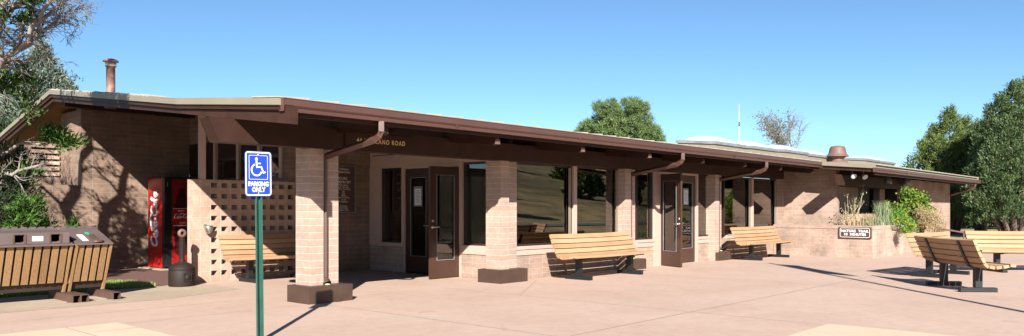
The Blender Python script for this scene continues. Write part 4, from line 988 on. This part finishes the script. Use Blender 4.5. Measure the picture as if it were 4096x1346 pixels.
# right: two big junipers and the trees behind them
def gxy(px, D): p = at(px, 836, D); return (p.x, p.y)
def spire_tree(name, px0, D, spires, leaf, lab, seed, group, dens=1.0, zb=.9):
    c = gxy(px0, D); e = empty(name, (*c, 0), lab, 'tree', group); P = []; Dd = []; r = np.random.default_rng(seed); mb = MB()
    for (px, py, dD, rx) in spires:
        t_ = at(px, py, D+dD); h = t_.z-zb; n = int(150*dens*rx*h/4.5)
        ph = r.uniform(0, 6.28, 5); fr_ = r.uniform(2, 5, 5)
        for k in range(n):
            f = r.uniform(0, 1)**.9; a_ = r.uniform(0, 6.283); z = zb+h*f
            prof = (1-f)**.62*(.55+.45*min(1, f*3.5))
            rag = 1+.22*math.sin(a_*3+z*fr_[0]+ph[0])+.16*math.sin(a_*5-z*fr_[1]*1.7+ph[1])
            q = rx*prof*rag*(1-.35*r.uniform(0, 1)**2)
            for _ in range(3):
                P.append((t_.x+math.cos(a_)*q+r.normal()*.09, t_.y+math.sin(a_)*q+r.normal()*.09, z+r.normal()*.12)); Dd.append((math.cos(a_)*.75, math.sin(a_)*.75, .9))
        mb.tube([(c[0]*.6+t_.x*.4, c[1]*.6+t_.y*.4, 0), (t_.x, t_.y, zb+h*.4), (t_.x, t_.y, t_.z-.2)], [.13, .08, .01], 6)
    P = np.array(P); Dd = np.array(Dd); V, F = sprays(P, Dd, 17, .15, .019, .38, (.07, .07, .08)); raw('crown', V, F, leaf, e, off=(*c, 0))
    mb.tube([(*c, -.2), (*c, 1.8)], [.25, .16], 8); mb.build('trunk', 'barkdark', e); return e
JG = 'junipers beyond the wing'
spire_tree('juniper_tree', 3780, 44, [(3640, 650, 1, .9), (3690, 575, 0, 1.1), (3738, 512, .6, 1.2), (3798, 440, 0, 1.35), (3858, 475, .4, 1.2), (3900, 500, 1.2, 1.1), (3760, 560, -1, 1.1), (3830, 560, -1.1, 1.1)], 'leaf_junlight', 'yellow green juniper behind the right end of the roof', 5, JG)
spire_tree('juniper_tree', 4080, 38, [(3935, 520, 1, .85), (3965, 440, .6, 1.0), (4010, 385, .2, 1.15), (4060, 332, 0, 1.3), (4112, 318, .2, 1.4), (4170, 340, 0, 1.4), (3975, 560, -1.2, 1.0), (4035, 480, -1.4, 1.2), (4095, 450, -1.6, 1.3), (3925, 640, -.6, .9)], 'leaf_jungrey', 'tallest grey green juniper filling the right picture edge', 9, JG)
spire_tree('juniper_tree', 3930, 43, [(3880, 540, 0, 1.1), (3915, 505, .5, 1.2), (3950, 520, -.5, 1.2), (3900, 640, -2.0, 1.1), (3935, 600, -2.4, 1.1)], 'leaf_jungrey', 'dark juniper wedged between the two bigger junipers on the right', 12, JG)
for i, (px, D, rx, rz, lb) in enumerate(((3735, 56, 3.0, 4.6, 'low dark juniper in the shade just right of the end wall'), (3880, 60, 3.4, 5.2, 'dark juniper far behind the bench group'), (4060, 58, 3.6, 6.0, 'dark juniper behind the tallest juniper'), (4260, 50, 3.4, 6.4, 'juniper just beyond the right picture edge'))):
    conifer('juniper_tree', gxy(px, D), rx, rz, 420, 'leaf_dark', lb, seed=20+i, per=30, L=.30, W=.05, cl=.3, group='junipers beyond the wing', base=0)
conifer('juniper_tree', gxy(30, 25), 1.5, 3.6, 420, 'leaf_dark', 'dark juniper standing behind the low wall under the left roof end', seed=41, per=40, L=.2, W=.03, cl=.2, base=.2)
# pine
pc_ = gxy(2490, 45); pe = empty('pine_tree', (*pc_, 0), 'round crowned green pine rising behind the middle of the roof', 'tree')
Ps = []; r_ = np.random.default_rng(4)
blobs = [(2510, 450, .75), (2440, 470, .75), (2560, 480, .7), (2390, 500, .6), (2350, 520, .5), (2320, 540, .35), (2480, 540, .9), (2580, 550, .6), (2610, 530, .45), (2630, 560, .4), (2420, 560, .8), (2535, 430, .45), (2450, 430, .4), (2400, 440, .4), (2570, 440, .4), (2640, 600, .5), (2340, 600, .6), (2490, 620, 1.0), (2460, 520, .8), (2530, 520, .75), (2500, 490, .7), (2570, 520, .55), (2420, 520, .65), (2600, 590, .6)]
for px, py, rr in blobs:
    for _ in range(int(70*rr+14)):
        v = r_.normal(0, 1, 3); v /= np.linalg.norm(v); c_ = at(px, py, 45+r_.uniform(-.9, .9)); Ps.append((np.array(c_)+v*rr*r_.uniform(.55, 1.0), v))
P = np.array([p for p, v in Ps]); D = np.array([v for p, v in Ps])*.5+np.array([0, 0, .6])
V, F = sprays(P, D, 46, .24, .013, .8, (.05, .05, .05)); raw('crown', V, F, 'leaf_pine', pe, off=(*pc_, 0))
mb = MB(); random.seed(5); zt = 7.3
mb.tube([(*pc_, -.5), (pc_[0]+.1, pc_[1], 3.5), (*pc_, 6.8)], [.28, .2, .05], 8)
for px, py, rr in blobs: 
    c_ = at(px, py, 45); mb.tube([(pc_[0], pc_[1], max(2, c_.z-1.5)), (c_.x*.5+pc_[0]*.5, c_.y*.5+pc_[1]*.5, c_.z-.6), c_], [.1, .06, .02], 5)
mb.build('trunk', 'barkdark', pe)
# sparse aspen
ac = gxy(3135, 38); ae = empty('sapling_tree', (*ac, 0), 'sparse thin branched tree with few leaves behind the skylights', 'tree')
mb = MB(); random.seed(21); tips = []
for k in range(11):
    b0 = at(3125+random.uniform(-50, 60), 640, 38+random.uniform(-.5, .5)); tx = at(random.uniform(3015, 3245), random.uniform(470, 545), 38)
    d_ = (tx-b0).normalized(); L = (tx-b0).length
    pts = [b0+d_*L*i/7+Vector((random.gauss(0, .05), random.gauss(0, .05), 0)) for i in range(8)]
    mb.tube(pts, [.03-.0034*i for i in range(8)], 5, cap=False)
    for i in range(2, 8):
        for _ in range(4): limb(mb, pts[i], d_+Vector((random.gauss(0, .6), random.gauss(0, .6), .2)), random.uniform(.25, .55), .011, 1, .3, 3, 0, .005, tips, 4)
mb.tube([(*ac, 0), (*ac, 3.9)], [.12, .08], 8)
mb.build('trunk', 'bark', ae)
tl = [t for t in tips if (t[0]-Vector((ac[0], ac[1], 0))).dot(rt) < .25 or random.random() < .10]
tl = tl[::3]
P = np.array([t[0] for t in tl]); D = np.array([t[1] for t in tl])
V, F = sprays(P, D, 6, .085, .03, 1.0, (.10, .10, .10)); raw('crown', V, F, 'leaf_aspen', ae, off=(*ac, 0))
# blue spruce at left
spire_tree('spruce_tree', 165, 27, [(168, 190, 0, 1.0), (125, 250, .3, 1.0), (205, 285, -.3, .85), (245, 318, .2, .8), (278, 345, -.2, .7), (95, 300, -.3, 1.0), (60, 345, 0, 1.1), (150, 300, -.9, 1.0)], 'leaf_spruce', 'blue grey spruce rising behind the left gable', 31, None, 1.3)
spire_tree('spruce_tree', -30, 30, [(-60, 230, 0, 1.4), (-5, 330, 0, 1.2), (25, 400, -.4, 1.1), (-110, 330, 0, 1.3)], 'leaf_spruce', 'blue grey spruce cut off by the left picture edge', 33, None, 1.0)
# old juniper beside the bins
TJ = (2.75, 14.7)
te = empty('juniper_tree', (*TJ, 0), 'gnarled half bare old juniper leaning over the bins at the left edge', 'tree')
mb = MB(); random.seed(42); tips = []; base = Vector((*TJ, 0))
mb.tube([base, base+Vector((.1, .05, .8)), base+Vector((.05, .0, 1.7)), base+Vector((.2, -.1, 2.6))], [.26, .22, .2, .17], 10)
fork = base+Vector((.2, -.1, 2.6))
def bough(pts, r0, r1, kids, L, depth, tips, grav=0):
    pts = [Vector(p) for p in pts]; n = len(pts); sub = []
    for i in range(n-1):
        for k in range(4): sub.append(pts[i].lerp(pts[i+1], k/4)+Vector((random.gauss(0, .03), random.gauss(0, .03), random.gauss(0, .03))))
    sub.append(pts[-1]); m = len(sub)
    mb.tube(sub, [r0+(r1-r0)*i/(m-1) for i in range(m)], 7, cap=False)
    for i in range(3, m):
        d_ = (sub[i]-sub[i-1]).normalized()
        for _ in range(kids):
            v = Vector((random.gauss(0, 1), random.gauss(0, 1), random.gauss(0, .8))).normalized()
            limb(mb, sub[i], d_*.6+v*.8, L*random.uniform(.6, 1.2), max(.008, (r0+(r1-r0)*i/(m-1))*.42), depth, .38, 3, grav, .0035, tips, 5, .62)
top1, top2, top3 = [], [], []
bough([fork, at(-60, 330, 12.2), at(60, 205, 12.0), at(150, 90, 11.9), at(230, -40, 11.8)], .075, .02, 3, .42, 2, top1)
bough([fork, at(-120, 240, 12.4), at(-30, 120, 12.2), at(60, 20, 12.1), at(110, -80, 12)], .07, .02, 3, .48, 2, top1)
bough([at(60, 205, 12.0), at(150, 150, 12.1), at(230, 70, 12.3), at(300, 40, 12.3)], .04, .008, 3, .30, 2, top1)
bough([at(150, 90, 11.9), at(220, 20, 12.1), at(290, -10, 12.3)], .03, .008, 3, .28, 2, top1)
bough([at(-40, 290, 12.2), at(50, 240, 12.2), at(130, 232, 12.2)], .03, .01, 2, .25, 1, top1)
bough([fork, base+Vector((.3, .6, 3.8)), base+Vector((.6, .5, 5.2)), base+Vector((.5, .2, 6.4))], .13, .03, 1, .75, 2, top2)
bough([fork, base+Vector((1.0, .5, 3.6)), base+Vector((1.5, .5, 4.8)), base+Vector((1.9, .2, 5.9))], .11, .03, 1, .65, 2, top2)
bough([fork, base+Vector((-.7, .3, 3.6)), base+Vector((-1.2, .2, 4.8)), base+Vector((-1.2, .2, 5.6))], .1, .03, 2, .7, 2, top2)
# low bough with bare twigs over the louvred wall
bough([base+Vector((.1, .05, 1.3)), at(-80, 720, 13.3), at(60, 690, 13.2), at(170, 660, 13.3)], .07, .015, 2, .30, 2, top3)
bough([base+Vector((.1, .05, 1.5)), at(-60, 640, 13.5), at(80, 580, 13.5), at(230, 555, 13.6)], .06, .012, 1, .22, 1, top3)
bough([base+Vector((.1, .05, .9)), at(-60, 850, 13.4), at(60, 860, 13.5), at(130, 890, 13.5)], .06, .015, 1, .3, 1, top3)
mb.build('trunk', 'bark', te)
def clump(lst, per, L=.11, W=.011, cl=.09):
    P = np.array([p for p, r__ in lst for _ in range(int(r__*70))]); 
    Q = np.concatenate([np.array(p)+rng.normal(0, 1, (int(r__*70), 3))*r__*.42 for p, r__ in lst]); D = (Q-P); D = D/(np.linalg.norm(D, axis=1)[:, None]+1e-6)*.6+np.array([.1, 0, .6])
    return sprays(Q, D, per, L, W, .55, (cl*.5,)*3)
cl1 = [(at(60, 620, 14.2), .22), (at(110, 650, 14.0), .16), (at(10, 670, 13.6), .3), (at(-20, 740, 13.5), .45), (at(40, 740, 13.4), .36), (at(20, 820, 13.4), .45), (at(80, 800, 13.6), .3), (at(-10, 900, 13.4), .5), (at(60, 900, 13.6), .36)]
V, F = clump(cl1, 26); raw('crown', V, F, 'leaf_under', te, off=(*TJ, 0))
cl2 = [(at(205, 555, 13.6), .14), (at(250, 562, 13.6), .16), (at(285, 578, 13.6), .13), (at(240, 530, 13.6), .09), (at(100, 840, 13.2), .3), (at(85, 880, 13.2), .3), (at(120, 700, 13.5), .14), (at(190, 900, 14.2), .1), (at(280, 905, 14.6), .09), (at(110, 70, 12), .10), (at(75, 85, 12), .08), (at(20, 60, 12.1), .08), (at(135, 10, 12), .12), (at(145, 125, 12.2), .06), (at(60, 300, 12.5), .16), (at(20, 340, 12.5), .18), (at(110, 330, 12.5), .08), (at(180, 530, 13.5), .08)]
V, F = clump(cl2, 26, .12, .012); raw('crown', V, F, 'leaf_junbright', te, off=(*TJ, 0))
bough([fork, (2.5, 13.6, 3.9), (2.7, 12.6, 4.8), (2.9, 11.8, 5.5)], .09, .02, 2, .6, 2, top2)  # unseen bough, added to carry the shading clumps below
cl4 = [(Vector((2.55+random.uniform(-.35, .75), 11.9+random.uniform(-.5, .6), 5.2+random.uniform(-.55, .6))), random.uniform(.16, .30)) for k in range(15)]  # unseen leaf clumps added to throw shade on the vending machine
V, F = clump(cl4, 14, .10, .02, .12); raw('crown', V, F, 'leaf_jun', te, off=(*TJ, 0))
cl3 = [(Vector((3.15+.09*k+random.gauss(0, .15), 14.6+random.gauss(0, .25), 3.05+.62*((k*7) % 5)/2.2)), random.uniform(.13, .26)) for k in range(11)]  # leaf clumps added left of the frame to dapple the rear wall
V, F = clump(cl3, 14, .10, .02, .12); raw('crown', V, F, 'leaf_jun', te, off=(*TJ, 0))
V1, F1 = sprays(np.array([t[0] for t in top2]), np.array([t[1] for t in top2]), 4, .12, .015, .8, (.05,)*3); raw('crown', V1, F1, 'leaf_jun', te, off=(*TJ, 0))
# planter plants
def plant(name, c, lab, cat='plant'): return empty(name, c, lab, cat)
# leafy bush
bc = at(3670, 800, 24.6); bb = plant('leafy_shrub', (bc.x, bc.y, .78), 'round bright green broad leaved shrub in the planter', 'shrub')
r_ = np.random.default_rng(8); Q = []; Dq = []
for px, py, rr, n in ((3672, 795, .42, 560), (3610, 830, .3, 240), (3720, 830, .32, 260), (3660, 760, .22, 120), (3580, 850, .24, 150), (3700, 775, .25, 150), (3645, 735, .09, 30), (3560, 800, .12, 60), (3680, 870, .35, 200), (3545, 815, .1, 40)):
    cc = np.array(at(px-24, py+28, 24.6))
    v = r_.normal(0, 1, (n, 3)); v /= np.linalg.norm(v, axis=1)[:, None]; Q.append(cc+v*rr*r_.uniform(.55, 1.05, (n, 1))); Dq.append(v*.6+np.array([0, 0, -.1]))
Q = np.concatenate(Q); Dq = np.concatenate(Dq); V, F = sprays(Q, Dq, 4, .075, .032, .8, (.04,)*3); raw('leaves', V, F, 'leaf_bush', bb, off=(bc.x, bc.y, .78))
mb = MB(); random.seed(3)
for k in range(14):
    q_ = Q[random.randrange(len(Q))]; mb.tube([(bc.x+random.gauss(0, .05), bc.y, .7), (bc.x*.5+q_[0]*.5, bc.y*.5+q_[1]*.5, .9+(q_[2]-.7)*.4), q_], [.02, .012, .005], 5)
mb.build('stems', 'barkdark', bb)
def grassy(name, px0, px1, pyb, pyt, D_, n, mat, lab, w=.006, lean=.5, depth=.25):
    c = at((px0+px1)/2, pyb, D_); e = plant(name, (c.x, c.y, .78), lab); V = []; F = []
    for _ in range(n):
        px = random.gauss((px0+px1)/2, (px1-px0)/5); b0 = at(px, pyb, D_+random.uniform(-depth, depth)); h = (pyb-pyt)/3150*D_*random.uniform(.45, 1.05)
        a = random.uniform(0, 6.28); q_ = h*random.uniform(0, lean); mid = b0+Vector((math.cos(a)*q_*.35, math.sin(a)*q_*.35, h*.6)); tp = b0+Vector((math.cos(a)*q_, math.sin(a)*q_, h)); b0.z = .76
        s_ = Vector((random.gauss(0, 1), random.gauss(0, 1), 0)).normalized()*w; o_ = len(V); V += [b0-s_, b0+s_, mid+s_*.8, mid-s_*.8, tp]; F += [(o_, o_+1, o_+2, o_+3), (o_+3, o_+2, o_+4, o_+4)]
    V = np.array([tuple(v) for v in V]); F = [f if f[3] != f[2] else f for f in F]
    me = bpy.data.meshes.new('blades'); me.from_pydata([tuple(v-np.array((c.x, c.y, .78))) for v in V], [], [f[:3] if f[2] == f[3] else f for f in F]); me.materials.append(M[mat])
    o = bpy.data.objects.new('blades', me); C.objects.link(o); o.parent = e; return e
random.seed(77)
grassy('ornamental_grass', 3495, 3560, 900, 800, 22.7, 420, 'leaf_greygrass', 'upright grey green grass clump in the planter beside the leafy shrub', lean=.4)
grassy('dry_grass', 3420, 3530, 900, 850, 22.6, 480, 'leaf_dry', 'low straw coloured grass at the front of the planter', lean=.8)
grassy('low_herb', 3440, 3580, 900, 862, 22.5, 520, 'leaf_greygrass', 'low grey green herb along the planter rim', lean=1.0)
# tall dried plant
dc = at(3390, 900, 22.9); de = plant('dried_flower', (dc.x, dc.y, .78), 'tall dried stalks with orange seed heads at the left of the planter')
mb = MB(); hp = []; lf = []
for px1, py1, hd_ in ((3385, 780, 1), (3412, 780, 1), (3420, 790, 0), (3450, 742, 1), (3448, 765, 1), (3392, 800, 0), (3360, 830, 0), (3400, 830, 0), (3430, 820, 0), (3375, 810, 0), (3345, 850, 0), (3440, 800, 0), (3370, 850, 0), (3385, 860, 0), (3405, 800, 0), (3350, 870, 0), (3450, 810, 0), (3330, 880, 0)):
    b0 = at(3392+random.uniform(-20, 25), 900, 22.9); b0.z = .76; tp = at(px1+4, py1, 22.9); md = b0.lerp(tp, .5)+Vector((random.gauss(0, .05), random.gauss(0, .05), .05))
    mb.tube([b0, md, tp], [.010, .007, .004], 4)
    if hd_: hp.append(tp)
    for t_ in np.linspace(.2, .95, 7): lf.append(b0.lerp(md, t_*2) if t_ < .5 else md.lerp(tp, t_*2-1))
mb.build('stalks', M['leaf_dry'], de)
V, F = sprays(np.array(lf), np.tile([0, 0, -.2], (len(lf), 1)), 3, .055, .013, 1.0, (.05,)*3); raw('leaves', V, F, 'leaf_greygrass', de, off=(dc.x, dc.y, .78))
V, F = sprays(np.array(hp), np.tile([0, 0, .5], (len(hp), 1)), 16, .035, .010, 1.0, (.010,)*3); raw('flower_heads', V, F, 'leaf_orange', de, off=(dc.x, dc.y, .78))
random.seed(5); grassy('dry_grass', 3365, 3425, 900, 862, 22.9, 160, 'leaf_dry', 'sparse straw stubble around the tall dried stalks', lean=.9)
# cascading yellow flowers
yc = at(3610, 880, 22.5); ye = plant('yellow_daisy', (yc.x, yc.y, .8), 'green trailing plant with small yellow flowers spilling over the planter')
r_ = np.random.default_rng(18); Q = []
for px, py, rr, n in ((3600, 862, .14, 160), (3620, 885, .18, 260), (3640, 905, .15, 180), (3625, 925, .12, 140), (3575, 878, .14, 130), (3560, 890, .13, 90)):
    Q.append(np.array(at(px, py, 22.6 if py < 895 else 22.1))+r_.normal(0, .45, (n, 3))*rr)
Q = np.concatenate(Q)[::2]; V, F = sprays(Q, np.tile([0, -.2, .5], (len(Q), 1)), 9, .07, .008, .8, (.03,)*3); raw('leaves', V, F, 'leaf_green', ye, off=(yc.x, yc.y, .8))
sel = Q[r_.choice(len(Q), 60, replace=False)]+np.array([-.05, -.06, .03]); V, F = sprays(sel, np.tile([0, 0, .1], (len(sel), 1)), 8, .028, .010, 1.2, (.006,)*3); raw('flowers', V, F, 'leaf_yellow', ye, off=(yc.x, yc.y, .8))
# dry pinkish bush
kc = at(3725, 900, 24.2); ke = plant('dry_shrub', (kc.x, kc.y, .6), 'pinkish dry twiggy shrub at the right end of the planter', 'shrub')
Q = []
for px, py, rr, n in ((3715, 870, .28, 260), (3740, 900, .25, 220), (3760, 935, .18, 140), (3700, 890, .2, 120), (3690, 860, .2, 80)): Q.append(np.array(at(px, py, 24.0))+r_.normal(0, .5, (n, 3))*rr)
Q = np.concatenate(Q); V, F = sprays(Q, np.tile([0, 0, .6], (len(Q), 1)), 6, .09, .006, .8, (.04,)*3); raw('sprigs', V, F, 'leaf_pinkdry', ke, off=(kc.x, kc.y, .6))
# stones by the grass verge
random.seed(9)
for i, (px, D_, s_) in enumerate(((3905, 24.5, .16), (3935, 24.2, .12), (3885, 25.2, .10))):
    p = at(px, 836, D_); mb = MB(); n = 9; vs_ = []
    mb.lathe([(0, 0), (s_*1.3, .0), (s_*1.35, s_*.35), (s_*.9, s_*.62), (0, s_*.7)], (p.x, p.y, .0), 9, sm=False)
    for k in range(len(mb.v)): x_, y_, z_ = mb.v[k]; mb.v[k] = (x_+random.gauss(0, s_*.08), y_+random.gauss(0, s_*.08), z_+random.gauss(0, s_*.03))
    o = mb.build('rock', 'stone', loc=(p.x, p.y, 0)); tag(o, ('largest flat reddish stone by the handrail', 'middle sized stone right beside the largest one', 'smallest stone left of the largest one')[i], 'stone', 'stones by the stair rail')
# shrubs and trees on the slope behind the camera (seen only as reflections in the glass)
random.seed(101)
protoP, protoD = crown_pts((0, 0, 0), 1.0, 2.1, 90, 'cone', 3, .2); Vp, Fp = sprays(protoP, protoD, 14, .42, .14, .6, (.22,)*3)
pm = None
for i in range(46):
    x_ = random.uniform(8, 150); y_ = -random.uniform(30, 120); 
    if i == 0: o = raw('hill_juniper', Vp, Fp, 'leaf_jun'); pm = o
    else: o = pm.copy(); C.objects.link(o)
    o.location = (x_, y_, hz(x_, y_)-.2); o.scale = (random.uniform(1, 1.9),)*3; o.rotation_euler[2] = random.uniform(0, 6.28)
    tag(o, 'dark juniper on the grassy slope across the road, mirrored in the windows', 'tree', 'junipers on the slope across the road')
sc = bpy.context.scene
for o in sc.objects:
    if '_local' in o: del o['_local']
sc.cycles.max_bounces = 8; sc.cycles.transparent_max_bounces = 12
